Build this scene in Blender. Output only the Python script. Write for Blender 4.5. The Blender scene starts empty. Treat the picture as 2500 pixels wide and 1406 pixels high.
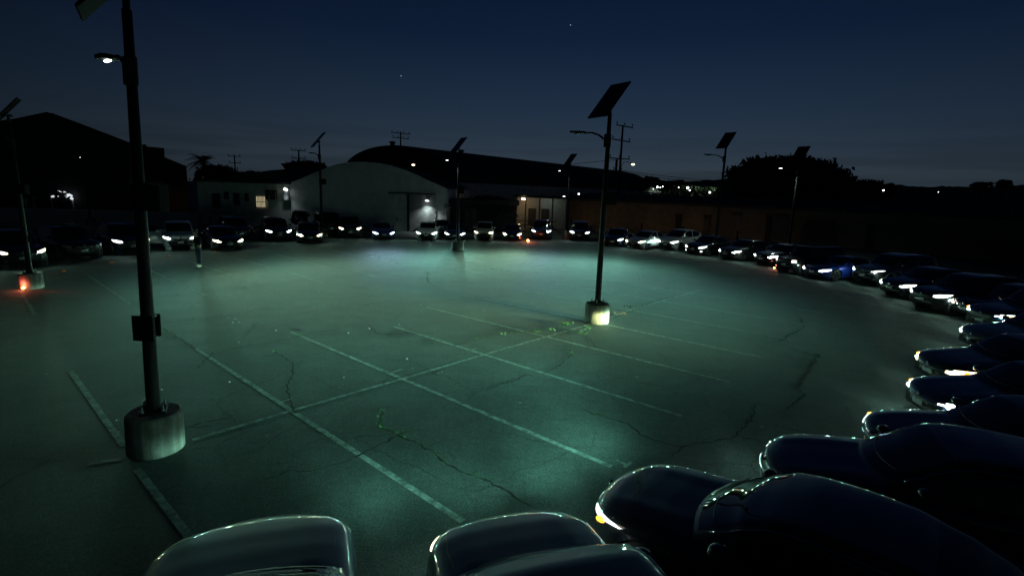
import bpy, bmesh, math, random
from mathutils import Vector, Matrix
from mathutils.bvhtree import BVHTree
random.seed(7)
sc = bpy.context.scene
COL = sc.collection
PI = math.pi
R = math.radians

# ------------------------------------------------------------------ camera
F, YH, SL, HC = 1270.0, 465.0, 0.034, 4.4
ROLL = math.atan(SL)
PITCH = math.atan((703 - YH) * math.cos(ROLL) / F)
cr, sr, cp, sp = math.cos(ROLL), math.sin(ROLL), math.cos(PITCH), math.sin(PITCH)
cam = bpy.data.objects.new('camera', bpy.data.cameras.new('camera'))
COL.objects.link(cam)
right = Vector((cr, sr * sp, sr * cp)); up = Vector((-sr, cr * sp, cr * cp)); fwd = Vector((0, cp, -sp))
m = Matrix((right, up, -fwd)).transposed().to_4x4()
m.translation = (0, 0, HC)
cam.matrix_world = m
cam.data.sensor_width = 36
cam.data.lens = 36 * F / 2500
cam.data.clip_start = 0.1
cam.data.clip_end = 6000
sc.camera = cam

def ray(x, y):
    u, v = x - 1250, 703 - y
    a, b = u * cr - v * sr, u * sr + v * cr
    return Vector((a, F * cp + b * sp, b * cp - F * sp))
def G(x, y, z=0.0):                       # a survey point: where a sight line meets height z
    d = ray(x, y); t = (z - HC) / d.z
    return Vector((d.x * t, d.y * t, z))
def AT(x, y, D):                          # a survey point at distance D ahead
    d = ray(x, y); t = D / d.y
    return Vector((d.x * t, D, HC + d.z * t))

# ------------------------------------------------------------------ sky at dusk
w = bpy.data.worlds.new('World'); sc.world = w; w.use_nodes = True
nt = w.node_tree; N = nt.nodes; LK = nt.links
bg = N['Background']
sky = N.new('ShaderNodeTexSky'); sky.sky_type = 'NISHITA'; sky.sun_disc = False
sky.sun_elevation = R(-3.5); sky.sun_rotation = R(12); sky.ozone_density = 3.0; sky.dust_density = 0.4
tc = N.new('ShaderNodeTexCoord'); sep = N.new('ShaderNodeSeparateXYZ'); LK.new(tc.outputs['Generated'], sep.inputs[0])
ramp = N.new('ShaderNodeValToRGB'); LK.new(sep.outputs['Z'], ramp.inputs[0])
els = ramp.color_ramp.elements
els[0].position = 0.0; els[0].color = (.021, .031, .040, 1)
els[1].position = 1.0; els[1].color = (.0010, .0028, .009, 1)
for p, c in ((.05, (.0225, .035, .049, 1)), (.14, (.0120, .0235, .041, 1)), (.26, (.0043, .0113, .029, 1)), (.42, (.0013, .0050, .018, 1))):
    e = els.new(p); e.color = c
# brighter where the sun went down
dot = N.new('ShaderNodeVectorMath'); dot.operation = 'DOT_PRODUCT'
LK.new(tc.outputs['Generated'], dot.inputs[0]); dot.inputs[1].default_value = (math.sin(R(10)), math.cos(R(10)), 0)
mr = N.new('ShaderNodeMapRange'); LK.new(dot.outputs['Value'], mr.inputs[0])
mr.inputs[1].default_value = .40; mr.inputs[2].default_value = 1; mr.inputs[3].default_value = .22; mr.inputs[4].default_value = 1.15
# thin bands of cloud low down
mp = N.new('ShaderNodeMapping'); LK.new(tc.outputs['Generated'], mp.inputs[0]); mp.inputs['Scale'].default_value = (2.2, 2.2, 34)
nz = N.new('ShaderNodeTexNoise'); LK.new(mp.outputs[0], nz.inputs[0]); nz.inputs['Scale'].default_value = 1.6; nz.inputs['Detail'].default_value = 3
cl = N.new('ShaderNodeMapRange'); LK.new(nz.outputs['Fac'], cl.inputs[0])
cl.inputs[1].default_value = .42; cl.inputs[2].default_value = .62; cl.inputs[3].default_value = 1.0; cl.inputs[4].default_value = .72
band = N.new('ShaderNodeMapRange'); LK.new(sep.outputs['Z'], band.inputs[0])
band.inputs[1].default_value = .03; band.inputs[2].default_value = .13; band.inputs[3].default_value = 1; band.inputs[4].default_value = 0
cm = N.new('ShaderNodeMix'); cm.data_type = 'FLOAT'; cm.inputs[2].default_value = 1
LK.new(band.outputs[0], cm.inputs[0]); LK.new(cl.outputs[0], cm.inputs[3])
mu = N.new('ShaderNodeMath'); mu.operation = 'MULTIPLY'; LK.new(mr.outputs[0], mu.inputs[0]); LK.new(cm.outputs[0], mu.inputs[1])
sca = N.new('ShaderNodeVectorMath'); sca.operation = 'SCALE'; LK.new(ramp.outputs[0], sca.inputs[0]); LK.new(mu.outputs[0], sca.inputs['Scale'])
s2 = N.new('ShaderNodeVectorMath'); s2.operation = 'MULTIPLY'; LK.new(sky.outputs[0], s2.inputs[0]); s2.inputs[1].default_value = (.012, .02, .035)
ad = N.new('ShaderNodeVectorMath'); ad.operation = 'ADD'; LK.new(sca.outputs[0], ad.inputs[0]); LK.new(s2.outputs[0], ad.inputs[1])
LK.new(ad.outputs[0], bg.inputs[0]); bg.inputs[1].default_value = 1.0
sc.view_settings.view_transform = 'Standard'; sc.view_settings.look = 'None'
sc.view_settings.exposure = 0; sc.view_settings.gamma = 1
sc.cycles.use_light_tree = True
sc.cycles.sample_clamp_indirect = 20
sc.cycles.sample_clamp_direct = 0

# ------------------------------------------------------------------ helpers
def new_obj(name, bm, mats, parent=None, smooth=False):
    me = bpy.data.meshes.new(name)
    bm.normal_update(); bm.to_mesh(me); bm.free()
    if smooth:
        for p in me.polygons: p.use_smooth = True
    o = bpy.data.objects.new(name, me); COL.objects.link(o)
    for mm in (mats if isinstance(mats, (list, tuple)) else [mats]): me.materials.append(mm)
    if parent: o.parent = parent
    return o
def empty(name, loc, rz=0):
    o = bpy.data.objects.new(name, None); COL.objects.link(o)
    o.location = loc; o.rotation_euler = (0, 0, rz); o.empty_display_size = .3
    return o
def tag(o, label=None, cat=None, group=None, kind=None):
    if label: o['label'] = label
    if cat: o['category'] = cat
    if group: o['group'] = group
    if kind: o['kind'] = kind
    return o
def copy_tree(o, parent=None):
    c = o.copy(); COL.objects.link(c); c.parent = parent
    for ch in list(o.children): copy_tree(ch, c)
    return c
def box(bm, c, s, rz=0, mi=0, tilt=None):
    M = Matrix.Translation(c) @ Matrix.Rotation(rz, 4, 'Z')
    if tilt is not None: M = M @ tilt
    M = M @ Matrix.Diagonal((s[0], s[1], s[2], 1))
    r = bmesh.ops.create_cube(bm, size=1, matrix=M)
    for f in {f for v in r['verts'] for f in v.link_faces}: f.material_index = mi
    return r['verts']
def bev(bm, w=.01, seg=1):
    bmesh.ops.bevel(bm, geom=bm.edges[:], offset=w, segments=seg, affect='EDGES')
def tube(bm, pts, rad, n=10, cap=True):
    pts = [Vector(p) for p in pts]
    rads = rad if isinstance(rad, (list, tuple)) else [rad] * len(pts)
    rings = []
    for i, p in enumerate(pts):
        d = (pts[min(i + 1, len(pts) - 1)] - pts[max(i - 1, 0)]).normalized()
        a = d.orthogonal().normalized() if i == 0 else (pa - d * pa.dot(d)).normalized()
        pa = a; b = d.cross(a)
        rings.append([bm.verts.new(p + (a * math.cos(2 * PI * k / n) + b * math.sin(2 * PI * k / n)) * rads[i]) for k in range(n)])
    for A, B in zip(rings, rings[1:]):
        for k in range(n): bm.faces.new((A[k], A[(k + 1) % n], B[(k + 1) % n], B[k]))
    if cap:
        bm.faces.new(rings[0][::-1]); bm.faces.new(rings[-1])
def lathe(bm, prof, n=24, M=None):
    M = M or Matrix.Identity(4)
    rings = []
    for r, z in prof:
        rings.append([bm.verts.new(M @ Vector((r * math.cos(2 * PI * k / n), r * math.sin(2 * PI * k / n), z))) for k in range(n)])
    for A, B in zip(rings, rings[1:]):
        for k in range(n): bm.faces.new((A[k], A[(k + 1) % n], B[(k + 1) % n], B[k]))
    if prof[0][0] > 1e-5: bm.faces.new(rings[0][::-1])
    if prof[-1][0] > 1e-5: bm.faces.new(rings[-1])
def prism(bm, pts, vec, mi=0):            # polygon extruded along vec
    a = [bm.verts.new(p) for p in pts]; b = [bm.verts.new(Vector(p) + Vector(vec)) for p in pts]
    n = len(a); fs = [bm.faces.new(a[::-1]), bm.faces.new(b)]
    for k in range(n): fs.append(bm.faces.new((a[k], a[(k + 1) % n], b[(k + 1) % n], b[k])))
    for f in fs: f.material_index = mi
    return fs

def mat(name, col, rough=.6, metal=0, coat=0, emis=None, es=0, spec=.5, noise=None, bump=None, coat_r=.04):
    mm = bpy.data.materials.new(name); mm.use_nodes = True
    n = mm.node_tree.nodes; l = mm.node_tree.links; b = n['Principled BSDF']
    b.inputs['Base Color'].default_value = (*col, 1); b.inputs['Roughness'].default_value = rough
    b.inputs['Metallic'].default_value = metal; b.inputs['Coat Weight'].default_value = coat
    b.inputs['Coat Roughness'].default_value = coat_r
    if coat: b.inputs['Coat IOR'].default_value = 1.9
    b.inputs['Specular IOR Level'].default_value = spec
    if emis:
        b.inputs['Emission Color'].default_value = (*emis, 1); b.inputs['Emission Strength'].default_value = es
        mm.cycles.emission_sampling = 'NONE'
    if noise:
        sc_, lo, hi = noise
        t = n.new('ShaderNodeTexCoord'); z = n.new('ShaderNodeTexNoise'); l.new(t.outputs['Object'], z.inputs[0])
        z.inputs['Scale'].default_value = sc_; z.inputs['Detail'].default_value = 6
        r = n.new('ShaderNodeValToRGB'); l.new(z.outputs['Fac'], r.inputs[0])
        r.color_ramp.elements[0].position = .3; r.color_ramp.elements[1].position = .7
        r.color_ramp.elements[0].color = (*[c * lo for c in col], 1); r.color_ramp.elements[1].color = (*[min(1, c * hi) for c in col], 1)
        l.new(r.outputs[0], b.inputs['Base Color'])
    if bump:
        t = n.new('ShaderNodeTexCoord'); z = n.new('ShaderNodeTexNoise'); l.new(t.outputs['Object'], z.inputs[0])
        z.inputs['Scale'].default_value = bump[0]; z.inputs['Detail'].default_value = 4
        bp = n.new('ShaderNodeBump'); bp.inputs['Strength'].default_value = bump[1]; bp.inputs['Distance'].default_value = .02
        l.new(z.outputs['Fac'], bp.inputs['Height']); l.new(bp.outputs[0], b.inputs['Normal'])
    return mm

# ------------------------------------------------------------------ materials
def asphalt(name, base, paint=False):
    mm = bpy.data.materials.new(name); mm.use_nodes = True
    n = mm.node_tree.nodes; l = mm.node_tree.links; b = n['Principled BSDF']
    t = n.new('ShaderNodeTexCoord')
    def nzz(s, d=5, r=.6):
        z = n.new('ShaderNodeTexNoise'); l.new(t.outputs['Object'], z.inputs[0]); z.inputs['Scale'].default_value = s
        z.inputs['Detail'].default_value = d; z.inputs['Roughness'].default_value = r; return z
    def rmp(src, p0, c0, p1, c1):
        r = n.new('ShaderNodeMapRange'); l.new(src, r.inputs[0]); r.inputs[1].default_value = p0; r.inputs[2].default_value = p1
        r.inputs[3].default_value = c0; r.inputs[4].default_value = c1; return r.outputs[0]
    def mul(a, b_):
        k = n.new('ShaderNodeMath'); k.operation = 'MULTIPLY'; l.new(a, k.inputs[0]); l.new(b_, k.inputs[1]); return k.outputs[0]
    big = rmp(nzz(.13, 4).outputs['Fac'], .35, .66, .65, 1.25)
    mid = rmp(nzz(1.1, 8, .7).outputs['Fac'], .3, .70, .7, 1.28)
    fine = mul(rmp(nzz(34, 3, .8).outputs['Fac'], .3, .2, .7, 1.95), rmp(nzz(9, 4, .8).outputs['Fac'], .3, .72, .7, 1.28))
    f = mul(mul(big, mid), fine)
    stain = rmp(nzz(.55, 3).outputs['Fac'], .60, 1.0, .72, .66)
    f = mul(f, stain)
    dz = nzz(1.4, 5, .7); av = n.new('ShaderNodeVectorMath'); av.operation = 'MULTIPLY_ADD'; l.new(dz.outputs['Color'], av.inputs[0]); av.inputs[1].default_value = (.7, .7, 0); l.new(t.outputs['Object'], av.inputs[2])
    vo = n.new('ShaderNodeTexVoronoi'); vo.feature = 'DISTANCE_TO_EDGE'; l.new(av.outputs[0], vo.inputs[0]); vo.inputs['Scale'].default_value = .42
    ck = rmp(vo.outputs['Distance'], .0, .0, .0075, 1.0)
    mk = rmp(nzz(.33, 4).outputs['Fac'], .44, 1.0, .56, .0)
    mx_ = n.new('ShaderNodeMath'); mx_.operation = 'MAXIMUM'; l.new(ck, mx_.inputs[0]); l.new(mk, mx_.inputs[1])
    f = mul(f, rmp(mx_.outputs[0], 0, .35, 1, 1))
    col = n.new('ShaderNodeVectorMath'); col.operation = 'SCALE'; col.inputs[0].default_value = base; l.new(f, col.inputs['Scale'])
    out = col.outputs[0]
    if paint:
        wear = nzz(5.5, 8, .75)
        wr = rmp(wear.outputs['Fac'], .42, .15, .60, 1.0)
        mx = n.new('ShaderNodeMix'); mx.data_type = 'RGBA'; l.new(wr, mx.inputs[0]); l.new(out, mx.inputs[6])
        mx.inputs[7].default_value = (*paint, 1); out = mx.outputs[2]
    l.new(out, b.inputs['Base Color']); b.inputs['Roughness'].default_value = .82
    bp = n.new('ShaderNodeBump'); bp.inputs['Strength'].default_value = .5; bp.inputs['Distance'].default_value = .006
    l.new(nzz(55, 4, .8).outputs['Fac'], bp.inputs['Height']); l.new(bp.outputs[0], b.inputs['Normal'])
    return mm
M_ASPH = asphalt('asphalt', (.054, .080, .072))
M_LINE = asphalt('worn_white_paint', (.054, .080, .072), paint=(.28, .37, .33))
M_CRACK = mat('crack_fill', (.012, .012, .012), .95)
M_DARKPATCH = mat('dark_patch', (.028, .028, .028), .6, noise=(3, .6, 1.3))
M_WEED = mat('weed_green', (.022, .078, .020), .7, noise=(20, .6, 1.6))
M_CONC = mat('concrete', (.30, .29, .26), .85, noise=(4, .55, 1.15), bump=(25, .4))
_n = M_CONC.node_tree.nodes; _l = M_CONC.node_tree.links
_m = _n.new('ShaderNodeMapping'); _m.inputs['Scale'].default_value = (9, 9, .5); _t = _n.new('ShaderNodeTexCoord'); _l.new(_t.outputs['Object'], _m.inputs[0])
_z = _n.new('ShaderNodeTexNoise'); _l.new(_m.outputs[0], _z.inputs[0]); _z.inputs['Scale'].default_value = 1.3; _z.inputs['Detail'].default_value = 6
_r = _n.new('ShaderNodeValToRGB'); _l.new(_z.outputs['Fac'], _r.inputs[0]); _r.color_ramp.elements[0].position = .36; _r.color_ramp.elements[0].color = (.62, .60, .55, 1); _r.color_ramp.elements[1].position = .6; _r.color_ramp.elements[1].color = (1, 1, 1, 1)
_b = _n['Principled BSDF']; _s = _b.inputs['Base Color'].links[0].from_socket
_x = _n.new('ShaderNodeMix'); _x.data_type = 'RGBA'; _x.blend_type = 'MULTIPLY'; _x.inputs[0].default_value = 1; _l.new(_s, _x.inputs[6]); _l.new(_r.outputs[0], _x.inputs[7]); _l.new(_x.outputs[2], _b.inputs['Base Color'])
M_POLE = mat('black_pole_paint', (.008, .009, .009), .6, spec=.3)
M_PBACK = mat('panel_back', (.004, .004, .005), .8, spec=.1)
M_PANEL = mat('solar_cells', (.006, .008, .016), .25, spec=.4)
M_BOX = mat('dark_grey_box', (.010, .011, .011), .85, spec=.2)
M_BOLT = mat('galvanised_steel', (.35, .35, .34), .45, metal=.8)
M_TYRE = mat('tyre_rubber', (.012, .012, .012), .85)
M_RIM = mat('alloy', (.42, .43, .45), .3, metal=.9)
M_RIMD = mat('dark_alloy', (.08, .085, .09), .35, metal=.9)
M_GLASS = mat('tinted_glass', (.004, .005, .006), .04, spec=.75)
M_TRIM = mat('black_trim', (.008, .008, .009), .5)
M_CHROME = mat('chrome', (.6, .6, .62), .15, metal=1)
M_PLATE = mat('license_plate', (.62, .64, .64), .4, noise=(60, .75, 1.1))
M_AMBER = mat('amber_lamp', (.8, .3, .02), .3, emis=(1, .42, .03), es=3.2)
M_TAIL = mat('red_lens', (.25, .01, .01), .2)
M_TAILON = mat('red_lens_lit', (.5, .02, .02), .2, emis=(1, .08, .04), es=1.2)
M_LENSOFF = mat('lamp_glass_unlit', (.28, .30, .32), .12, metal=.5)
M_WHITE = mat('lamp_cool', (1, 1, 1), .3, emis=(.93, 1, .98), es=5)
M_HOT = mat('lamp_filament', (1, 1, 1), .3, emis=(.60, 1, .86), es=520)
M_HOT.cycles.emission_sampling = 'FRONT'
M_WARM = mat('lamp_warm', (1, 1, 1), .3, emis=(1, .82, .52), es=4)
M_BLUE = mat('lamp_xenon', (1, 1, 1), .3, emis=(.72, .84, 1), es=5)
M_DIM = mat('lamp_dim', (.6, .6, .6), .2, emis=(.9, .97, 1), es=1.8)
M_BULB = mat('small_white_bulb', (1, 1, 1), .3, emis=(.9, 1, .95), es=7)

# ------------------------------------------------------------------ ground
bm = bmesh.new()
bmesh.ops.create_grid(bm, x_segments=1, y_segments=1, size=900, matrix=Matrix.Translation((0, 600, -.001)))
tag(new_obj('ground', bm, M_ASPH), kind='structure')

def strip(bm, a, b, wd, z=.001):
    a, b = Vector((a[0], a[1], 0)), Vector((b[0], b[1], 0)); d = (b - a).normalized(); n = Vector((-d.y, d.x, 0)) * wd / 2
    vs = [bm.verts.new(p + Vector((0, 0, z))) for p in (a - n, b - n, b + n, a + n)]
    bm.faces.new(vs)
bm = bmesh.new()
LN = [((477, 850), (1130, 1272)), ((709, 810), (1492, 1138)), ((962, 797), (1664, 1015)), ((1042, 750), (1780, 932)),
      ((1163, 726), (1860, 872)), ((1280, 710), (1924, 827)), ((1355, 692), (1968, 793)), ((1430, 678), (2008, 763)),
      ((173, 906), (302, 1088)), ((335, 1145), (462, 1310)), ((360, 657), (482, 712)), ((494, 717), (507, 722)),
      ((463, 638), (662, 704)), ((578, 631), (660, 653)), ((695, 660), (785, 690)), ((676, 621), (835, 662)),
      ((815, 646), (915, 674)), ((215, 672), (318, 742)), ((45, 700), (85, 768)), ((800, 608), (900, 632)),
      ((868, 612), (935, 623)), ((927, 602), (970, 609)), ((910, 620), (975, 632)), ((915, 643), (1110, 651)),
      ((1030, 638), (1107, 652)), ((1071, 624), (1108, 630)), ((1070, 607), (1100, 612)), ((1130, 616), (1215, 627)),
      ((1130, 600), (1260, 612)), ((1130, 634), (1180, 640)), ((1260, 605), (1312, 611)), ((1290, 621), (1318, 625)),
      ((1345, 614), (1362, 617)), ((1495, 665), (1520, 670)), ((1490, 686), (1600, 706)), ((1620, 648), (1670, 655)),
      ((2035, 712), (2075, 726)), ((2110, 735), (2165, 753)), ((1630, 665), (1680, 671))]
for i, (a, b) in enumerate(LN):
    strip(bm, G(*a), G(*b), .105 if i < 17 else .1)
tag(new_obj('parking_lines', bm, M_LINE), kind='structure')
bm = bmesh.new()
CL = [((470, 1073), (707, 1003)), ((707, 1003), (980.4, 924.8)), ((980.4, 924.8), (1178, 866.4)), ((1178, 866.4), (1331, 823)), ((1331, 823), (1440, 791)),
      ((1485, 777), (1536, 757.6)), ((1536, 757.6), (1620, 733)), ((1620, 733), (1712, 708)), ((365, 684), (545, 667)), ((545, 667), (575, 664)), ((890, 628), (960, 627)),
      ((215, 1131), (298, 1120)), ((682, 982), (712, 973)), ((955, 910), (982, 901)), ((1150, 856), (1160, 851)),
      ((1505, 1122), (1528, 1134)), ((1524, 1140), (1543, 1127))]
for a, b in CL: strip(bm, G(*a), G(*b), .1 if abs(b[0]-a[0]) > 40 else .06, .0025)
tag(new_obj('crossing_lines', bm, M_LINE), kind='structure')

CRACKS = [[(720, 1010), (705, 975), (700, 948), (712, 915), (716, 890), (690, 870), (665, 858)],
          [(640, 1172), (700, 1152), (760, 1148), (830, 1130), (886, 1107), (955, 1072), (1000, 1052)],
          [(935, 1000), (925, 1040), (960, 1058), (1010, 1078), (1050, 1100), (1075, 1125), (1125, 1148), (1170, 1165), (1215, 1190), (1270, 1220), (1310, 1240)],
          [(1420, 998), (1450, 1010), (1490, 1022), (1530, 1034), (1550, 1048), (1565, 1060), (1600, 1074), (1640, 1086), (1672, 1092)],
          [(1640, 1120), (1660, 1098), (1690, 1082), (1740, 1077), (1790, 1070), (1810, 1050), (1830, 1030), (1840, 1008), (1838, 995), (1852, 982)],
          [(1805, 1068), (1840, 1070), (1870, 1082), (1900, 1094)],
          [(1915, 1000), (1948, 978), (1970, 965), (1948, 950), (1955, 930), (1975, 905), (1990, 880), (1992, 865)],
          [(1850, 828), (1890, 838), (1940, 852), (1985, 868)],
          [(1940, 765), (1955, 780), (1965, 795), (1945, 810), (1900, 835)],
          [(395, 800), (430, 820), (455, 838), (480, 852)],
          [(480, 900), (520, 862), (600, 845), (650, 838), (700, 828), (770, 812), (830, 803)],
          [(900, 790), (915, 812), (945, 817), (1000, 812), (1060, 815)],
          [(1110, 845), (1160, 830), (1210, 818), (1260, 812), (1320, 812), (1370, 800), (1390, 806)],
          [(1375, 800), (1405, 815), (1440, 822), (1450, 842), (1458, 852)],
          [(1392, 842), (1395, 865), (1380, 880), (1360, 895), (1330, 910)],
          [(1180, 955), (1210, 942), (1250, 930), (1290, 915)],
          [(560, 705), (590, 702), (630, 698), (700, 690), (780, 672)], [(380, 725), (460, 718), (540, 705), (600, 700)],
          [(390, 790), (470, 780), (560, 770), (640, 755), (700, 750)], [(1020, 655), (1045, 665), (1042, 685), (1060, 700)],
          [(1500, 775), (1530, 765), (1560, 752), (1600, 735), (1660, 722)], [(1140, 640), (1200, 655), (1270, 668)],
          [(860, 745), (960, 740), (1060, 735), (1160, 728), (1240, 724)], [(520, 1040), (450, 1045), (500, 1030), (560, 1020)],
          [(180, 1150), (260, 1132), (330, 1120)], [(1000, 655), (940, 662), (870, 670), (800, 682)]]
bm = bmesh.new(); weeds = []
def jitter_path(pts, step, amp):
    out = []
    for a, b in zip(pts, pts[1:]):
        n = max(1, int((b - a).length / step)); d = (b - a).normalized(); nn = Vector((-d.y, d.x, 0))
        for k in range(n): out.append(a.lerp(b, k / n) + nn * random.uniform(-amp, amp))
    out.append(pts[-1]); return out
for ci, c in enumerate(CRACKS):
    P = jitter_path([G(*p) for p in c], .09, .035)
    wds = [random.uniform(.012, .055) for _ in P]; wds[0] = wds[-1] = .004
    prev = None
    for i, p in enumerate(P):
        d = (P[min(i + 1, len(P) - 1)] - P[max(i - 1, 0)]).normalized(); n = Vector((-d.y, d.x, 0)) * wds[i] * .5
        cur = (bm.verts.new(p + n + Vector((0, 0, .006))), bm.verts.new(p - n + Vector((0, 0, .006))))
        if prev: bm.faces.new((prev[0], prev[1], cur[1], cur[0]))
        prev = cur
        weeds.append((p, {2: .85, 12: .8, 13: .7, 6: .5, 4: .35, 20: .6, 10: .12, 7: .3, 8: .3}.get(ci, .14)))
tag(new_obj('pavement_cracks', bm, M_CRACK), kind='structure')
bm = bmesh.new()
def leaf(bm, p, s, tilt=.8):
    a = random.uniform(0, 2 * PI); d = Vector((math.cos(a), math.sin(a), random.uniform(.1, tilt))).normalized(); n = Vector((-math.sin(a), math.cos(a), 0))
    q = [p, p + d * s * .5 + n * s * .22, p + d * s, p + d * s * .5 - n * s * .22]
    bm.faces.new([bm.verts.new(x) for x in q])
for p, pr in weeds:
    if random.random() < pr * (.3 + .7 * (math.sin(p.x * 3.1 + p.y * 2.3) > -.2)):
        for k in range(random.randint(2, 6)):
            leaf(bm, p + Vector((random.gauss(0, .025), random.gauss(0, .025), .01)), random.uniform(.03, .085))
for (px, py, r_, n_) in [(1380, 795, .12, 90), (1420, 815, .12, 70), (1432, 804, .08, 40), (1345, 810, .07, 30), (1312, 812, .08, 30), (1992, 872, .07, 50), (1230, 818, .05, 20), (1540, 752, .12, 40)]:
    q = G(px, py)
    for k in range(n_): leaf(bm, q + Vector((random.gauss(0, r_), random.gauss(0, r_), .01 + random.random() * .05)), random.uniform(.04, .1), 1.5)
tag(new_obj('crack_weeds', bm, M_WEED), kind='stuff')
bm = bmesh.new()
q = G(1519, 768)
for k in range(70): leaf(bm, q + Vector((random.gauss(0, .16), random.gauss(0, .12), .01 + random.random() * .04)), random.uniform(.06, .13), .6)
tag(new_obj('dry_leaves', bm, mat('dry_leaf', (.30, .20, .12), .8)), kind='stuff')
# dark patches on the asphalt
bm = bmesh.new()
for pts in ([(944, 817), (958, 813), (972, 809), (985, 808), (998, 812), (1008, 816), (990, 820), (968, 820)],
            [(1030, 830), (1042, 828), (1060, 831), (1058, 834), (1040, 834)], [(712, 801), (722, 797), (742, 802), (730, 804)],
            [(800, 947), (812, 944), (822, 941), (826, 943), (815, 948), (803, 949)], [(940, 994), (952, 992), (960, 994), (950, 997)],
            [(632, 668), (645, 669), (646, 672), (630, 671)], [(755, 655), (768, 656), (764, 658), (754, 657)]):
    bm.faces.new([bm.verts.new(G(*p) + Vector((0, 0, .004))) for p in pts][::-1])
tag(new_obj('asphalt_dark_patches', bm, M_DARKPATCH), kind='structure')
# litter and grit lying on the lot
bm = bmesh.new()
for k in range(300):
    p = Vector((random.uniform(-14, 16), random.uniform(8, 42), .01)); s = random.uniform(.008, .03)
    bmesh.ops.create_icosphere(bm, subdivisions=1, radius=s, matrix=Matrix.Translation(p) @ Matrix.Diagonal((1, 1, .5, 1)))
tag(new_obj('grit', bm, mat('grit', (.2, .2, .19), .8)), kind='stuff')

# ------------------------------------------------------------------ lamp light shapes
def beam(car, y, z, power, col, x=.02, down=0.0, yaw=0, spill=.0008, wide=False):
    l = bpy.data.lights.new('headlight_beam', 'SPOT'); l.energy = power; l.color = col; l.spot_size = R(110); l.spot_blend = .3; l.shadow_soft_size = .07
    l.use_nodes = True; n = l.node_tree.nodes; k = l.node_tree.links; em = n['Emission']
    t = n.new('ShaderNodeTexCoord'); s = n.new('ShaderNodeSeparateXYZ'); k.new(t.outputs['Normal'], s.inputs[0])
    # elevation below the axis = -Y of the lamp, azimuth = X
    def mth(op, a, b=None):
        q = n.new('ShaderNodeMath'); q.operation = op
        for i, v in enumerate((a, b)):
            if v is None: continue
            if isinstance(v, (int, float)): q.inputs[i].default_value = v
            else: k.new(v, q.inputs[i])
        return q.outputs[0]
    az = mth('DIVIDE', s.outputs['X'], .30); az = mth('MULTIPLY', az, az); az = mth('MULTIPLY', az, -1); az = mth('EXPONENT', az)
    el = mth('ADD', s.outputs['Y'], .0)
    el = mth('MULTIPLY', el, BEAM_SIGN)                     # >0 means below the axis
    dn = mth('MAXIMUM', mth('SUBTRACT', el, .034 + down), 0)
    g = mth('DIVIDE', 1.0, mth('ADD', 1.0, mth('POWER', mth('DIVIDE', dn, .14 if wide else .027), 4.0)))
    upv = mth('MAXIMUM', mth('SUBTRACT', .034 + down, el), 0)
    gu = mth('DIVIDE', 1.0, mth('ADD', 1.0, mth('POWER', mth('DIVIDE', upv, .12 if wide else .010), 5)))
    wd = mth('DIVIDE', s.outputs['X'], .8); wd = mth('EXPONENT', mth('MULTIPLY', mth('MULTIPLY', wd, wd), -1))
    dd = mth('DIVIDE', mth('MAXIMUM', mth('SUBTRACT', el, .02), 0), .03); wd = mth('DIVIDE', wd, mth('ADD', 1.0, mth('MULTIPLY', dd, dd)))
    du = mth('DIVIDE', mth('MAXIMUM', mth('SUBTRACT', -.03, el), 0), .12); wd = mth('DIVIDE', wd, mth('ADD', 1.0, mth('MULTIPLY', du, du)))
    k.new(mth('ADD', mth('MULTIPLY', mth('MULTIPLY', az, g), gu), mth('MULTIPLY', wd, spill)), em.inputs['Strength'])
    o = bpy.data.objects.new('headlight_beam', l); COL.objects.link(o); o.parent = car
    o.location = (x, y, z)
    o.matrix_local = Matrix.Translation((x, y, z)) @ Matrix.Rotation(yaw, 4, 'Z') @ Matrix(((0, 0, -1, 0), (-1, 0, 0, 0), (0, 1, 0, 0), (0, 0, 0, 1)))
    return o
BEAM_SIGN = -1

# ------------------------------------------------------------------ cars
def lerp_prof(P, x):
    if x <= P[0][0]: return P[0][1]
    for (a, va), (b, vb) in zip(P, P[1:]):
        if x <= b:
            t = (x - a) / (b - a); return va + (vb - va) * (t * t * (3 - 2 * t) * .35 + t * .65)
    return P[-1][1]
def catmull(P, n):
    out = []
    for i in range(len(P) - 1):
        p0, p1, p2, p3 = P[max(i - 1, 0)], P[i], P[i + 1], P[min(i + 2, len(P) - 1)]
        for k in range(n):
            t = k / n
            out.append(tuple(.5 * (2 * b + (c - a) * t + (2 * a - 5 * b + 4 * c - d) * t * t + (3 * b - a - 3 * c + d) * t ** 3) for a, b, c, d in zip(p0, p1, p2, p3)))
    out.append(P[-1]); return out
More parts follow.
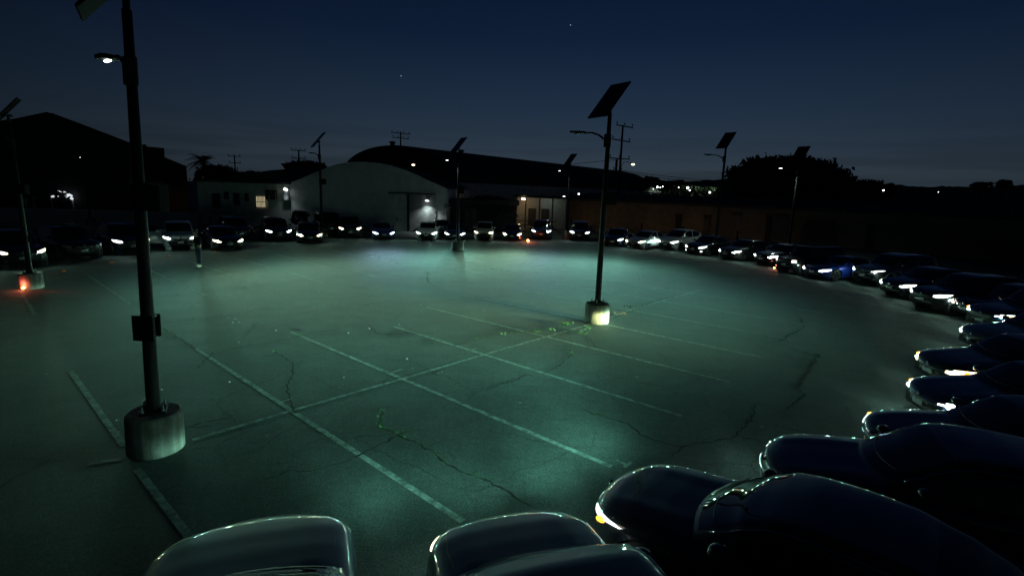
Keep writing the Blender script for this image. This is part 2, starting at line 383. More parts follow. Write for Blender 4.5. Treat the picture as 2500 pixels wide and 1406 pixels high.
# all x measured from the nose backwards; y half widths; z heights
TYPES = {
 'sedan': dict(L=4.75, W=.915, wx=(.93, 3.74), r=.335, arch=.385,
    T=[(0, .56), (.03, .66), (.09, .74), (.25, .81), (.6, .875), (1.0, .925), (1.35, .96), (1.7, .975), (3.4, .99), (3.9, 1.03), (4.4, 1.04), (4.62, .99), (4.71, .88), (4.75, .7)],
    B=[(0, .34), (.06, .26), (.3, .2), (1, .19), (3.9, .2), (4.5, .27), (4.75, .42)],
    Rf=[(1.22, 0), (1.5, .15), (1.8, .31), (2.05, .415), (2.3, .455), (2.7, .465), (3.1, .44), (3.5, .34), (3.85, .19), (4.15, 0.0)], xr=(1.27, 2.02, 3.2, 4.05), gw=.84, tail=(.78, .93)),
 'coupe': dict(L=4.5, W=.92, wx=(.92, 3.5), r=.34, arch=.385,
    T=[(0, .50), (.03, .60), (.1, .67), (.3, .75), (.7, .83), (1.1, .88), (1.5, .91), (1.8, .925), (3.2, .94), (3.8, .98), (4.2, 1.0), (4.4, .95), (4.5, .68)],
    B=[(0, .30), (.06, .22), (.3, .17), (1, .16), (3.7, .18), (4.3, .27), (4.5, .42)],
    Rf=[(1.45, 0), (1.8, .18), (2.1, .32), (2.35, .37), (2.7, .38), (3.1, .33), (3.5, .2), (3.95, 0.0)], xr=(1.5, 2.25, 2.95, 3.85), gw=.82, tail=(.76, .9)),
 'suv': dict(L=4.75, W=.95, wx=(.92, 3.74), r=.37, arch=.43,
    T=[(0, .66), (.03, .80), (.08, .90), (.22, .97), (.55, 1.03), (.95, 1.07), (1.3, 1.10), (1.6, 1.115), (3.6, 1.13), (4.3, 1.15), (4.6, 1.12), (4.7, .98), (4.75, .8)],
    B=[(0, .42), (.06, .34), (.3, .27), (1, .26), (3.9, .27), (4.5, .34), (4.75, .5)],
    Rf=[(1.15, 0), (1.4, .16), (1.7, .36), (1.95, .50), (2.2, .565), (2.7, .59), (3.4, .58), (3.9, .54), (4.25, .42), (4.6, 0.0)], xr=(1.2, 1.95, 4.0, 4.5), gw=.86, tail=(.95, 1.1)),
 'crossover': dict(L=4.9, W=.96, wx=(.98, 3.9), r=.37, arch=.42,
    T=[(0, .62), (.03, .72), (.09, .80), (.25, .88), (.6, .96), (1.0, 1.03), (1.3, 1.07), (1.6, 1.09), (3.6, 1.12), (4.3, 1.16), (4.7, 1.1), (4.85, .98), (4.9, .8)],
    B=[(0, .36), (.06, .28), (.3, .23), (1, .22), (4, .24), (4.6, .32), (4.9, .5)],
    Rf=[(1.1, 0), (1.4, .16), (1.8, .37), (2.1, .49), (2.4, .545), (2.9, .555), (3.4, .50), (3.9, .38), (4.3, .22), (4.65, 0.0)], xr=(1.15, 2.1, 3.3, 4.5), gw=.85, tail=(.92, 1.06)),
 'boxy': dict(L=4.7, W=.94, wx=(.85, 3.75), r=.40, arch=.46,
    T=[(0, .78), (.02, .95), (.06, 1.04), (.2, 1.09), (.6, 1.12), (1.1, 1.14), (1.4, 1.15), (3.9, 1.16), (4.5, 1.16), (4.65, 1.1), (4.7, .85)],
    B=[(0, .50), (.05, .42), (.3, .36), (1, .36), (3.9, .36), (4.5, .42), (4.7, .5)],
    Rf=[(1.28, 0), (1.42, .25), (1.58, .52), (1.7, .66), (1.9, .70), (2.7, .71), (3.6, .71), (4.2, .69), (4.42, .6), (4.6, 0.0)], xr=(1.3, 1.66, 4.3, 4.55), gw=.90, tail=(.95, 1.1)),
}
SECT = [(.84, 0), (.93, .03), (.975, .12), (1.0, .34), (.998, .52), (.985, .68), (.955, .82), (.90, .915), (.80, .965), (.6, .988), (.3, .998), (0, 1.0)]
GSECT = [(1.0, 0), (.985, .08), (.955, .28), (.915, .55), (.875, .76), (.83, .88), (.76, .955), (.66, .985), (.45, 1.0), (.2, 1.012), (0, 1.015)]
CACHE = {}
def plan_w(x, T):
    L, W = T['L'], T['W']
    f = 1.0
    a = .62
    if x < a: t = 1 - x / a; f = 1 - .30 * t ** 2.6
    b = L - x
    if b < .45: t = 1 - b / .45; f = 1 - .22 * t ** 2.4
    mid = 1 - .02 * math.cos(2 * PI * x / L)
    return W * f * mid
def bend(x, yr, T):
    # the nose and tail are rounded in plan
    L = T['L']
    k = max(0, 1 - x / 1.3) ** 1.2 * .17 + (max(0, 1 - abs(x - 1.3) / 1.0)) * .10
    k2 = max(0, 1 - (L - x) / 1.2) ** 1.2 * .12
    return x + k * yr * yr - k2 * yr * yr

def body_meshes(kind):
    if kind in CACHE: return CACHE[kind]
    T = TYPES[kind]; L = T['L']
    out = {}
    # --- lower body
    xs = [0, .012, .03, .055, .09, .14, .2]
    x = .28
    while x < L - .3: xs.append(x); x += .085
    xs += [L - .22, L - .15, L - .09, L - .05, L - .02, L]
    half = catmull(SECT, 3)
    sec = [(-y, z) for y, z in half] + [(y, z) for y, z in half[::-1][1:]]
    bm = bmesh.new(); rows = []
    for x in xs:
        t, b, W = lerp_prof(T['T'], x), lerp_prof(T['B'], x), plan_w(x, T)
        row = []
        for yr, zr in sec:
            z = b + (t - b) * zr
            cy = yr * W
            # sculpted hood: two raised creases, lower centre
            if .2 < x < T['xr'][0] and abs(yr) < .8: z += .012 * math.exp(-((abs(yr) - .55) / .12) ** 2)
            row.append(bm.verts.new((-bend(x, yr, T), cy, z)))
        rows.append(row)
    for A, Bq in zip(rows, rows[1:]):
        for k in range(len(sec) - 1): bm.faces.new((A[k], A[k + 1], Bq[k + 1], Bq[k]))
    # close nose, tail and floor
    bm.faces.new(rows[0][::-1]); bm.faces.new(rows[-1])
    for A, Bq in zip(rows, rows[1:]): bm.faces.new((A[-1], A[0], Bq[0], Bq[-1]))
    # wheel arches
    for wx in T['wx']:
        c = Vector((-wx, 0, T['r'] + .0)); ra = T['arch']
        dele = []
        for f in bm.faces:
            ce = f.calc_center_median()
            if abs(ce.y) > T['W'] * .70 and len(f.verts) == 4:
                ds = [math.hypot(v.co.x - c.x, v.co.z - c.z) for v in f.verts]
                if max(ds) < ra * 1.02 or (math.hypot(ce.x - c.x, ce.z - c.z) < ra * .98): dele.append(f)
        dv = {v for f in dele for v in f.verts}
        bmesh.ops.delete(bm, geom=dele, context='FACES')
        for v in dv:
            if v.is_valid and v.link_faces:
                dx, dz = v.co.x - c.x, v.co.z - c.z; d = math.hypot(dx, dz)
                if d > 1e-4 and v.co.z > T['B'][2][1] + .03: v.co.x = c.x + dx / d * ra; v.co.z = c.z + dz / d * ra
    bmesh.ops.recalc_face_normals(bm, faces=bm.faces[:])
    bvh = BVHTree.FromBMesh(bm)
    me = bpy.data.meshes.new('body'); 
    # wheel-well liner and underfloor, same mesh
    n0 = len(bm.faces)
    for wx in T['wx']:
        for s in (-1, 1):
            Mx = Matrix.Translation((-wx, s * T['W'] * .70, T['r'])) @ Matrix.Rotation(PI / 2, 4, 'X')
            lathe(bm, [(T['arch'] * 1.0, -.17), (T['arch'] * 1.0, .17)], 24, Mx)
    for f in bm.faces[:]:
        pass
    bm.faces.ensure_lookup_table()
    for f in bm.faces[n0:]: f.material_index = 1
    # --- greenhouse
    hg = catmull(GSECT, 2)
    sg = [(-y, z) for y, z in hg] + [(y, z) for y, z in hg[::-1][1:]]
    xa, xw, xb, xc = T['xr']
    x0, x1 = T['Rf'][0][0], T['Rf'][-1][0]
    gx = [x0]; x = x0 + .05
    marks = sorted([xa, xw, xb, xc, xa + .42, (xa + xc) / 2 - .03, (xa + xc) / 2 + .05, xc - .38])
    n = int((x1 - x0) / .085)
    gx = sorted(set([round(x0 + (x1 - x0) * i / n, 3) for i in range(n + 1)] + [round(v, 3) for v in marks]))
    groups = {'paint': bm, 'windshield': bmesh.new(), 'rear_window': bmesh.new(), 'side_l': bmesh.new(), 'side_r': bmesh.new()}
    pts = []
    for x in gx:
        h = max(lerp_prof(T['Rf'], x), 0.0); belt = lerp_prof(T['T'], x) - .035
        W = T['W'] * T['gw'] / .86 * .90
        if x > xb: W *= 1 - .10 * (x - xb) / max(.1, x1 - xb)
        pts.append([Vector((-bend(x, yr, T) - (.10 * yr * yr if x < xw else 0) * (0 if x > xw else (1 if x < xa + .3 else (xw - x) / (xw - xa - .3 + 1e-6))), yr * W, belt + (h + .035) * zr)) for yr, zr in sg])
    vm = {k: {} for k in groups}
    def gv(g, i, k):
        if (i, k) not in vm[g]: vm[g][(i, k)] = groups[g].verts.new(pts[i][k])
        return vm[g][(i, k)]
    mB0, mB1 = round((xa + xc) / 2 - .03, 3), round((xa + xc) / 2 + .05, 3)
    for i in range(len(gx) - 1):
        xm = (gx[i] + gx[i + 1]) / 2
        for k in range(len(sg) - 1):
            ya = abs((sg[k][0] + sg[k + 1][0]) / 2); zr = (sg[k][1] + sg[k + 1][1]) / 2
            g = 'paint'
            if ya < .79 and zr > .93:
                if xa < xm < xw: g = 'windshield'
                elif xb + .05 < xm < xc: g = 'rear_window'
            elif .05 < zr < .86:
                if xa + .42 < xm < xc - .38 and not (mB0 < xm < mB1): g = 'side_l' if sg[k][0] + sg[k + 1][0] > 0 else 'side_r'
            q = [gv(g, i, k), gv(g, i, k + 1), gv(g, i + 1, k + 1), gv(g, i + 1, k)]
            try: groups[g].faces.new(q)
            except ValueError: pass
    for g, b_ in groups.items():
        if g == 'paint': continue
        m2 = bpy.data.meshes.new(g); bmesh.ops.recalc_face_normals(b_, faces=b_.faces[:]); b_.normal_update(); b_.to_mesh(m2); b_.free()
        for p in m2.polygons: p.use_smooth = True
        m2.materials.append(M_GLASS); out[g] = m2
    for s, nm in ((1, 'l'), (-1, 'r')):
        kk = len(sg) - 1 - 9 if s > 0 else 9
        b3 = bmesh.new(); tube(b3, [pts[i][kk] + Vector((0, s * .004, .008)) for i in range(len(gx)) if xa + .1 <= gx[i] <= xc], .011, 5)
        m2 = bpy.data.meshes.new('roof_trim'); b3.normal_update(); b3.to_mesh(m2); b3.free(); m2.materials.append(M_CHROME)
        for p in m2.polygons: p.use_smooth = True
        out['trim_' + nm] = m2
    # raised seams: doors, hood shut lines (thin dark)
    bm.normal_update(); bm.to_mesh(me); bm.free()
    for p in me.polygons: p.use_smooth = True
    me.materials.append(None); me.materials.append(M_TRIM)
    out['body'] = me
    gb = bmesh.new()
    # --- conforming patches
    def patch(lo, hi, n, mseg, axis, off=.006, flip=False):
        b2 = bmesh.new(); G2 = []
        def interp(P, t):
            t *= len(P) - 1; i = min(int(t), len(P) - 2); f = t - i
            return Vector(P[i]).lerp(Vector(P[i + 1]), f)
        last = None
        for i in range(n + 1):
            row = []
            for j in range(mseg + 1):
                a = interp(lo, i / n).lerp(interp(hi, i / n), j / mseg)
                if axis == 'front': o_, d_ = Vector((1, a[0], a[1])), Vector((-1, 0, 0))
                elif axis == 'back': o_, d_ = Vector((-L - 1, a[0], a[1])), Vector((1, 0, 0))
                elif axis == 'left': o_, d_ = Vector((-a[0], 3, a[1])), Vector((0, -1, 0))
                elif axis == 'right': o_, d_ = Vector((-a[0], -3, a[1])), Vector((0, 1, 0))
                else: o_, d_ = Vector((-a[0], a[1], 3)), Vector((0, 0, -1))
                h, nrm, _, _ = bvh.ray_cast(o_, d_)
                if h is None: h, nrm = (last if last else (o_ + d_, -d_))
                last = (h, nrm)
                if nrm.dot(d_) > 0: nrm = -nrm
                edge = i in (0, n) or j in (0, mseg)
                row.append(b2.verts.new(h + nrm * (off if not edge else -.004)))
            G2.append(row)
        for A, Bq in zip(G2, G2[1:]):
            for j in range(mseg):
                b2.faces.new((A[j], A[j + 1], Bq[j + 1], Bq[j]))
        return b2
    def save(name, b2, mt=None):
        bmesh.ops.recalc_face_normals(b2, faces=b2.faces[:]); m2 = bpy.data.meshes.new(name); b2.normal_update(); b2.to_mesh(m2); b2.free()
        for p in m2.polygons: p.use_smooth = True
        m2.materials.append(mt); out[name] = m2
    def side(P, s): return [(s * y, z) for y, z in P]
    hz = lerp_prof(T['T'], .10)
    t0 = hz - .03
    W = T['W']
    for s, nm in ((1, 'l'), (-1, 'r')):
        if kind == 'boxy':
            lo = [(.55, t0 - .22), (.78, t0 - .22)]; hi = [(.55, t0 - .02), (.78, t0 - .02)]
            save('head_' + nm, patch(side(lo, s), side(hi, s), 8, 6, 'front', .02), M_WHITE)
        elif kind == 'suv':
            save('head_' + nm, patch(side([(.50, t0 - .14), (.66, t0 - .16), (.80, t0 - .11), (.90, t0 - .02)], s), side([(.50, t0 - .05), (.66, t0 - .03), (.80, t0 - .0), (.90, t0 + .03)], s), 14, 5, 'front', .012), M_WHITE)
        else:
            save('head_' + nm, patch(side([(.46, t0 - .14), (.62, t0 - .17), (.76, t0 - .11), (.87, t0 - .01)], s), side([(.46, t0 - .07), (.62, t0 - .045), (.76, t0 - .0), (.87, t0 + .035)], s), 14, 5, 'front', .012), M_WHITE)
        if kind != 'boxy':
            ax = 'left' if s > 0 else 'right'; b2 = bmesh.new(); b2.from_mesh(out['head_' + nm])
            bb = patch([(.17, t0 - .14), (.38, t0 - .10), (.60, t0 - .01)], [(.17, t0 - .0), (.38, t0 + .03), (.60, t0 + .035)], 12, 4, ax, .012)
            tm = bpy.data.meshes.new('t'); bb.to_mesh(tm); bb.free(); b2.from_mesh(tm); bpy.data.meshes.remove(tm); save('head_' + nm, b2, M_WHITE)
        h1 = patch(side([(.46, t0 - .10), (.62, t0 - .085), (.76, t0 - .05), (.87, t0 + .01)], s), side([(.46, t0 - .065), (.62, t0 - .04), (.76, t0 - .0), (.87, t0 + .035)], s), 14, 4, 'front', .014)
        b2 = bmesh.new(); ax = 'left' if s > 0 else 'right'
        for bb in (h1, patch([(.17, t0 - .05), (.38, t0 - .02), (.58, t0 + .02)], [(.17, t0 - .0), (.38, t0 + .03), (.58, t0 + .035)], 12, 3, ax, .012)):
            tm = bpy.data.meshes.new('t'); bb.to_mesh(tm); bb.free(); b2.from_mesh(tm); bpy.data.meshes.remove(tm)
        save('slim_' + nm, b2, M_WHITE)
        h, nr, _, _ = bvh.ray_cast(Vector((1, s * .64, t0 - .08)), Vector((-1, 0, 0)))
        b2 = bmesh.new(); bmesh.ops.create_icosphere(b2, subdivisions=1, radius=.034, matrix=Matrix.Translation(h + Vector((.0, 0, 0)))); save('bulb_' + nm, b2, M_HOT)
        yb, yt = T['tail']
        save('tail_' + nm, patch(side([(.5, yb - .08), (.86 * W / .92, yb - .08)], s), side([(.5, yt - .08), (.86 * W / .92, yt - .08)], s), 8, 4, 'back', .012), M_TAIL)
        fz = t0 - .36
        save('fog_' + nm, patch(side([(.58, fz - .045), (.72, fz - .045)], s), side([(.60, fz + .04), (.73, fz + .03)], s), 6, 4, 'front', .01), M_TRIM)
        ax = 'left' if s > 0 else 'right'
        wl = .985 if 1 else 0
        zb, zt = T['B'][3][1] + .10, lerp_prof(T['T'], 2.2) - .06
        mid = (xa + xc) / 2
        for si, xx in enumerate((xa + .30, mid + .02, mid + .95)):
            bb = patch([(xx, zb), (xx + .012, zb)], [(xx, zt), (xx + .012, zt)], 1, 12, ax, .002)
            for v in bb.verts: v.co.y += s * .004
            save('door_seam%d_' % si + nm, bb, M_TRIM)
        for hi_n, xx in enumerate((mid - .25, mid + .65)):
            h, nr, _, _ = bvh.ray_cast(Vector((-xx, s * 3, zt - .05)), Vector((0, -s, 0)))
            b2 = bmesh.new(); box(b2, (h or Vector((-xx, s * W, zt - .05))) + Vector((0, s * .015, 0)), (.2, .025, .025))
            bev(b2, .006); save('handle%d_' % hi_n + nm, b2, None)
        # mirror
        b2 = bmesh.new()
        mz = lerp_prof(T['T'], xa + .5) + .07
        lathe(b2, [(.0, -.1), (.06, -.085), (.085, -.03), (.085, .03), (.06, .085), (0, .1)], 14, Matrix.Translation((-xa - .42, s * (W + .03), mz)) @ Matrix.Rotation(PI / 2, 4, 'X') @ Matrix.Diagonal((1.05, .85, 1, 1)))
        tube(b2, [(-xa - .5, s * (W - .12), mz - .05), (-xa - .46, s * (W + .02), mz - .02)], .022, 6)
        save('mirror_' + nm, b2, None)
    if kind == 'boxy': lo, hi = [(-.46, t0 - .3), (.46, t0 - .3)], [(-.46, t0 - .0), (.46, t0 - .0)]
    elif kind == 'suv': lo, hi = [(-.34, t0 - .34), (0, t0 - .36), (.34, t0 - .34)], [(-.45, t0 - .08), (0, t0 - .06), (.45, t0 - .08)]
    else: lo, hi = [(-.34, t0 - .27), (0, t0 - .29), (.34, t0 - .27)], [(-.42, t0 - .10), (0, t0 - .08), (.42, t0 - .10)]
    save('grille', patch(lo, hi, 14, 6, 'front', .006), M_TRIM)
    z0 = hi[0][1]; z1 = lo[0][1]
    b2 = bmesh.new()
    for k in range(4):
        zz = z1 + (z0 - z1) * (k + .5) / 4
        bb = patch([(-.36, zz - .008), (.36, zz - .008)], [(-.36, zz + .008), (.36, zz + .008)], 12, 2, 'front', .02)
        tm = bpy.data.meshes.new('t'); bb.to_mesh(tm); bb.free(); b2.from_mesh(tm); bpy.data.meshes.remove(tm)
    save('slat', b2, M_CHROME)
    zl = T['B'][0][1] + .0
    save('intake', patch([(-.5, zl - .02), (.5, zl - .02)], [(-.44, zl + .10), (.44, zl + .10)], 12, 4, 'front', .008), M_TRIM)
    h, nr, _, _ = bvh.ray_cast(Vector((1, 0, zl + .16)), Vector((-1, 0, 0)))
    b2 = bmesh.new(); box(b2, (h.x + .02, 0, zl + .16), (.015, .31, .155)); bev(b2, .005); save('plate', b2, M_PLATE)
    h, nr, _, _ = bvh.ray_cast(Vector((1, 0, t0 - .05)), Vector((-1, 0, 0)))
    b2 = bmesh.new(); lathe(b2, [(0, -.012), (.045, -.012), (.05, 0), (.045, .012), (0, .016)], 16, Matrix.Translation((h.x + .01, 0, t0 - .05)) @ Matrix.Rotation(PI / 2, 4, 'Y')); save('emblem', b2, M_CHROME)
    # hood shut lines
    b2 = bmesh.new()
    for s in (-1, 1):
        xs_ = [.20, .45, .8, xa - .08]
        yy = [.60 * W / .92, .68 * W / .92, .715 * W / .92, .70 * W / .92]
        lo_ = [(a, s * b) for a, b in zip(xs_, yy)]; hi_ = [(a, s * (b + .011)) for a, b in zip(xs_, yy)]
        bb = patch(lo_, hi_, 24, 1, 'top', .002)
        for v in bb.verts: v.co.z += .0055
        tm = bpy.data.meshes.new('t'); bb.to_mesh(tm); bb.free(); b2.from_mesh(tm); bpy.data.meshes.remove(tm)
    lo_ = [(.20 + .03, -.6 * W / .92), (.11, -.3), (.09, 0), (.11, .3), (.23, .6 * W / .92)]
    bb = patch(lo_, [(a + .012, b) for a, b in lo_], 24, 1, 'top', .002)
    for v in bb.verts: v.co.z += .005
    tm = bpy.data.meshes.new('t'); bb.to_mesh(tm); bb.free(); b2.from_mesh(tm); bpy.data.meshes.remove(tm)
    save('hood_seam', b2, M_TRIM)
    # cowl and wipers at the foot of the windscreen
    b2 = bmesh.new()
    for s in (-.35, .25):
        P = []
        for k in range(7):
            y = s - .3 + k * .1
            xx = xa + .13 + .16 * (y / W) ** 2
            h = lerp_prof(T['Rf'], xx) + lerp_prof(T['T'], xx) - .02
            P.append((-bend(xx, y / W, T) - .1 * (y / W) ** 2, y, h + .018))
        tube(b2, P, .006, 5)
    save('wiper', b2, M_TRIM)
    CACHE[kind] = out
    return out

def wheel_meshes(r):
    key = ('wheel', r)
    if key in CACHE: return CACHE[key]
    Mx = Matrix.Rotation(-PI / 2, 4, 'X')
    b = bmesh.new(); lathe(b, [(r * .66, -.10), (r * .93, -.115), (r, -.08), (r, .08), (r * .93, .115), (r * .68, .112), (r * .66, .09)], 32, Mx)
    t = bpy.data.meshes.new('tyre'); b.normal_update(); b.to_mesh(t); b.free(); t.materials.append(M_TYRE)
    for p in t.polygons: p.use_smooth = True
    b = bmesh.new(); lathe(b, [(r * .69, .05), (r * .69, .105), (r * .64, .108), (r * .60, .06), (r * .3, .03), (0, .03)], 32, Mx)
    for k in range(5):
        a = k * 2 * PI / 5
        for da in (-.13, .13):
            Mt = Matrix.Rotation(a + da, 4, 'Y')
            box(b, Mt @ Vector((r * .36, .09, 0)), (r * .55, .03, .028), 0, 0, Matrix.Rotation(a + da, 4, 'Y'))
    lathe(b, [(r * .14, .06), (r * .13, .112), (0, .115)], 12, Mx)
    w_ = bpy.data.meshes.new('rim'); b.normal_update(); b.to_mesh(w_); b.free(); w_.materials.append(M_RIM)
    CACHE[key] = (t, w_)
    return CACHE[key]

PAINTS = {}
def paint(name, col, metal=.35, rough=.30):
    if name not in PAINTS: PAINTS[name] = mat('paint_' + name, col, rough + .1, metal, 1.0, coat_r=.035, spec=.1)
    return PAINTS[name]
BLACK = paint('black', (.008, .009, .011), .0); NAVY = paint('navy', (.010, .018, .048), .12); WHITEP = paint('white', (.78, .79, .78), .0, .4)
BLUE = paint('blue', (.012, .035, .24), .5); GREY = paint('grey', (.10, .105, .11), .6); DGREY = paint('charcoal', (.028, .031, .034), .5)
SILV = paint('silver', (.34, .36, .38), .75); CREAM = paint('cream', (.50, .48, .40), .0, .4); SBLUE = paint('slate', (.035, .055, .095), .0)
DBLUE = paint('deep_blue', (.012, .026, .075), .15)

def part(name, me, parent, m_=None):
    o = bpy.data.objects.new(name, me); COL.objects.link(o); o.parent = parent
    if m_ is not None:
        if not me.materials: me.materials.append(None)
        o.material_slots[0].link = 'OBJECT'; o.material_slots[0].material = m_
    return o
NCAR = 0
def car(kind, pt, head, label, col=BLACK, lamps='cool', anchor=0, z=.7, power=1.0, amber=False, fog=False, plate=True, rims=None, chrome=True, tail=False, name='parked_car', cat='car', scale=(1, 1, 1), emb=True, onelamp=None, yaw=0, down=0.0, slim=False, glow=None, mirrors=True, extra=None, bcol=None, near_patch=None, spill=.0008):
    """pt is the lamp (anchor -1 right, +1 left, 0 both) as seen on the survey."""
    T = TYPES[kind]; ms = body_meshes(kind)
    h = R(head); P = G(pt[0], pt[1], z * scale[2])
    loc = Vector((.16 if anchor else .06, -anchor * .66, 0)); loc.rotate(Matrix.Rotation(h, 3, 'Z'))
    base = Vector((P.x, P.y, 0)) + loc
    e = empty(name, base, h); e.scale = scale
    tag(e, label, cat, 'cars parked in a ring around the lot')
    body = part('body', ms['body'], e, col)
    ws = part('windshield', ms['windshield'], e); part('wiper', ms['wiper'], ws)
    part('rear_window', ms['rear_window'], e); part('side_window', ms['side_l'], e); part('side_window', ms['side_r'], e)
    part('grille', ms['grille'], e)
    if chrome: part('slats', ms['slat'], e)
    part('air_intake', ms['intake'], e)
    if plate: part('license_plate', ms['plate'], e)
    if emb: part('emblem', ms['emblem'], e)
    part('hood_seam', ms['hood_seam'], e)
    lm = {'cool': M_WHITE, 'warm': M_WARM, 'xenon': M_BLUE, 'off': M_LENSOFF}[lamps]
    bc = {'cool': (.36, 1.0, .80), 'warm': (.56, 1.0, .62), 'xenon': (.46, .78, 1.0)}.get(lamps)
    bc = bcol or bc
    for nm, s in (('l', 1), ('r', -1)):
        on = lm if (onelamp is None or onelamp == s) else M_LENSOFF
        hl = part('headlight', ms[('slim_' if slim and kind != 'boxy' else 'head_') + nm], e, glow or on)
        part('roof_trim', ms['trim_' + nm], e)
        if lamps != 'off' and (onelamp is None or onelamp == s) and glow is not M_DIM: part('bulb', ms['bulb_' + nm], hl, M_HOT)
        part('taillight', ms['tail_' + nm], e, M_TAILON if tail else None)
        part('fog_light', ms['fog_' + nm], e, (M_WHITE if fog else None))
        [part('door_seam', ms['door_seam%d_' % q_ + nm], e) for q_ in range(3)]; [part('door_handle', ms['handle%d_' % q_ + nm], e, col) for q_ in range(2)]
        if mirrors: part('mirror', ms['mirror_' + nm], e, col)
        if amber:
            b2 = bmesh.new(); bmesh.ops.create_icosphere(b2, subdivisions=2, radius=.05, matrix=Matrix.Translation((-.34 if kind != 'boxy' else -.12, s * .80 * T['W'] / .92, lerp_prof(T['T'], .1) - .06)) @ Matrix.Diagonal((1.3, .7, .7, 1)))
            new_obj('turn_signal', b2, M_AMBER, e, True)
    tm, rm = wheel_meshes(T['r'])
    for wx in T['wx']:
        for s in (1, -1):
            wobj = empty('wheel', (-wx, s * (T['W'] - .13), T['r'])); wobj.rotation_euler = (0, 0, 0 if s > 0 else PI); wobj.parent = e
            part('tyre', tm, wobj); part('rim', rm, wobj, rims or M_RIM)
    if bc and power > 0:
        zl = lerp_prof(T['T'], .1) - .12
        for s in (1, -1):
            if onelamp is not None and onelamp != s: continue
            beam(e, s * .66, zl, BP * power * random.uniform(.6, 1.35), bc, x=.03, yaw=yaw, down=down + random.uniform(-.006, .008), spill=spill)
            if extra: beam(e, s * .66, zl, BP * extra[1], bc, x=.03, yaw=R(extra[2]), down=extra[0])  # added second beam, aimed to brighten the ground ahead
            if near_patch: beam(e, s * .66, zl, BP * near_patch[1], bc, x=.03, yaw=R(near_patch[2]), down=near_patch[0], wide=True, spill=0)  # added wide beam, aimed to make the light pool near the nose
    return e
BP = 10500.0

# back arc, left to right
C = car
C('suv', (57, 622), -38, 'dark suv with warm headlights at the left edge, behind the red-lit lamp base', DGREY, 'warm', power=0.08, fog=False, emb=True, spill=0.1482)
C('suv', (206, 605), -34, 'black suv with unlit chrome grille and white plate, second from the left', BLACK, 'off', chrome=True, spill=0.1482)
C('suv', (327, 594), -40, 'dark blue suv with bright headlight and amber signal, partly behind the near lamp pole', NAVY, 'cool', amber=True, power=0.12, spill=0.1482)
wsuv = C('suv', (441, 586), -55, 'white suv with black grille and its left door standing open', WHITEP, 'cool', power=0.16, chrome=False, spill=0.1482)
C('sedan', (561, 587), -50, 'black sedan with white plate beside the standing person', BLACK, 'warm', power=0.16, spill=0.1482)
C('suv', (683, 569), -58, 'dark suv with bright headlights and white plate in front of the lit window', NAVY, 'cool', power=0.18, spill=0.1482)
C('sedan', (757, 573), -66, 'low black sedan between the dark suv and the lamp pole, by the hangar corner', BLACK, 'warm', power=0.16, spill=0.1482)
C('suv', (855, 562), -72, 'tall grey suv with headlights on, in front of the left part of the hangar', DGREY, 'warm', power=0.18, scale=(1, 1, 1.06), spill=0.1482)
C('coupe', (938, 566), -70, 'blue sports car with bluish headlights in front of the hangar', BLUE, 'xenon', power=0.32, spill=0.0684)
C('sedan', (1040, 568), -86, 'white sedan with twin dark grilles below the wall lamp of the hangar', WHITEP, 'cool', power=0.32, spill=0.0684)
C('coupe', (1110, 568), -86, 'dark car with slanted headlights directly behind the middle lamp base', NAVY, 'cool', power=0.32, spill=0.0684)
C('suv', (1180, 571), -90, 'cream wagon with round warm headlights right of the middle lamp base', CREAM, 'warm', power=0.32, scale=(.92, .92, .92), chrome=False, plate=False, spill=0.0684)
C('sedan', (1250, 571), -92, 'dark sedan with headlights on, left of the red flare', BLACK, 'warm', power=0.27, scale=(1, .95, .95), spill=0.0684)
C('suv', (1321, 568), -95, 'dark blue suv right behind the red flare', NAVY, 'xenon', power=0.32, spill=0.0684)
C('suv', (1415, 571), -98, 'dark suv with headlights on, just left of the tall solar lamp pole', NAVY, 'cool', power=0.32, spill=0.0684)
C('sedan', (1494, 583), -112, 'dark blue sedan just right of the tall solar lamp pole', DBLUE, 'cool', power=0.48, onelamp=1, spill=0.0684)
C('sedan', (1545, 588), -133, 'white sedan with wide black lower intake, left of the white hatchback', WHITEP, 'warm', power=0.42, chrome=False, spill=0.0114)
C('crossover', (1643, 592), -138, 'white hatchback with domed roof and a red tail light glowing', WHITEP, 'cool', anchor=1, power=0.72, tail=True, chrome=False, rims=M_RIMD, spill=0.0114)
C('sedan', (1712, 603), -142, 'black car with bright fog lights beside the white hatchback', BLACK, 'cool', anchor=1, power=0.72, fog=True, spill=0.0114)
C('sedan', (1794, 614), -150, 'dark grey sedan with a slim headlight, front corner lit by its neighbour', GREY, 'cool', anchor=1, power=0.48, spill=0.0114)
C('sedan', (1882, 626), -156, 'dark sedan with one bright oval headlight behind the small red light', NAVY, 'cool', anchor=1, power=0.72, spill=0.0114)
C('boxy', (1938, 641), -160, 'boxy black off-road car with a small amber lamp', BLACK, 'cool', anchor=1, z=.85, power=0.30, amber=True, glow=M_DIM, scale=(.94, .94, .90), spill=0.0114)
C('coupe', (2008, 660), -163, 'bright blue sports coupe with amber side marker', BLUE, 'xenon', anchor=1, z=.6, power=0.96, amber=True, rims=M_RIMD, spill=0.0114)
C('suv', (2137, 664), -164, 'silver suv with slim headlights and pale bumper beside the blue coupe', SILV, 'cool', anchor=1, z=.82, power=0.96, rims=M_RIMD, slim=True, spill=0.0114)
C('sedan', (2208, 696), -170, 'dark sedan with amber corner lamp, next after the silver suv', NAVY, 'cool', anchor=1, amber=True, power=1.20, spill=0.0034)
C('suv', (2290, 725), -173, 'black suv with bright headlight, amber corner lamp and many-spoked wheel', BLACK, 'cool', anchor=1, z=.78, amber=True, scale=(.96, .96, .93), power=1.20, spill=0.0034)
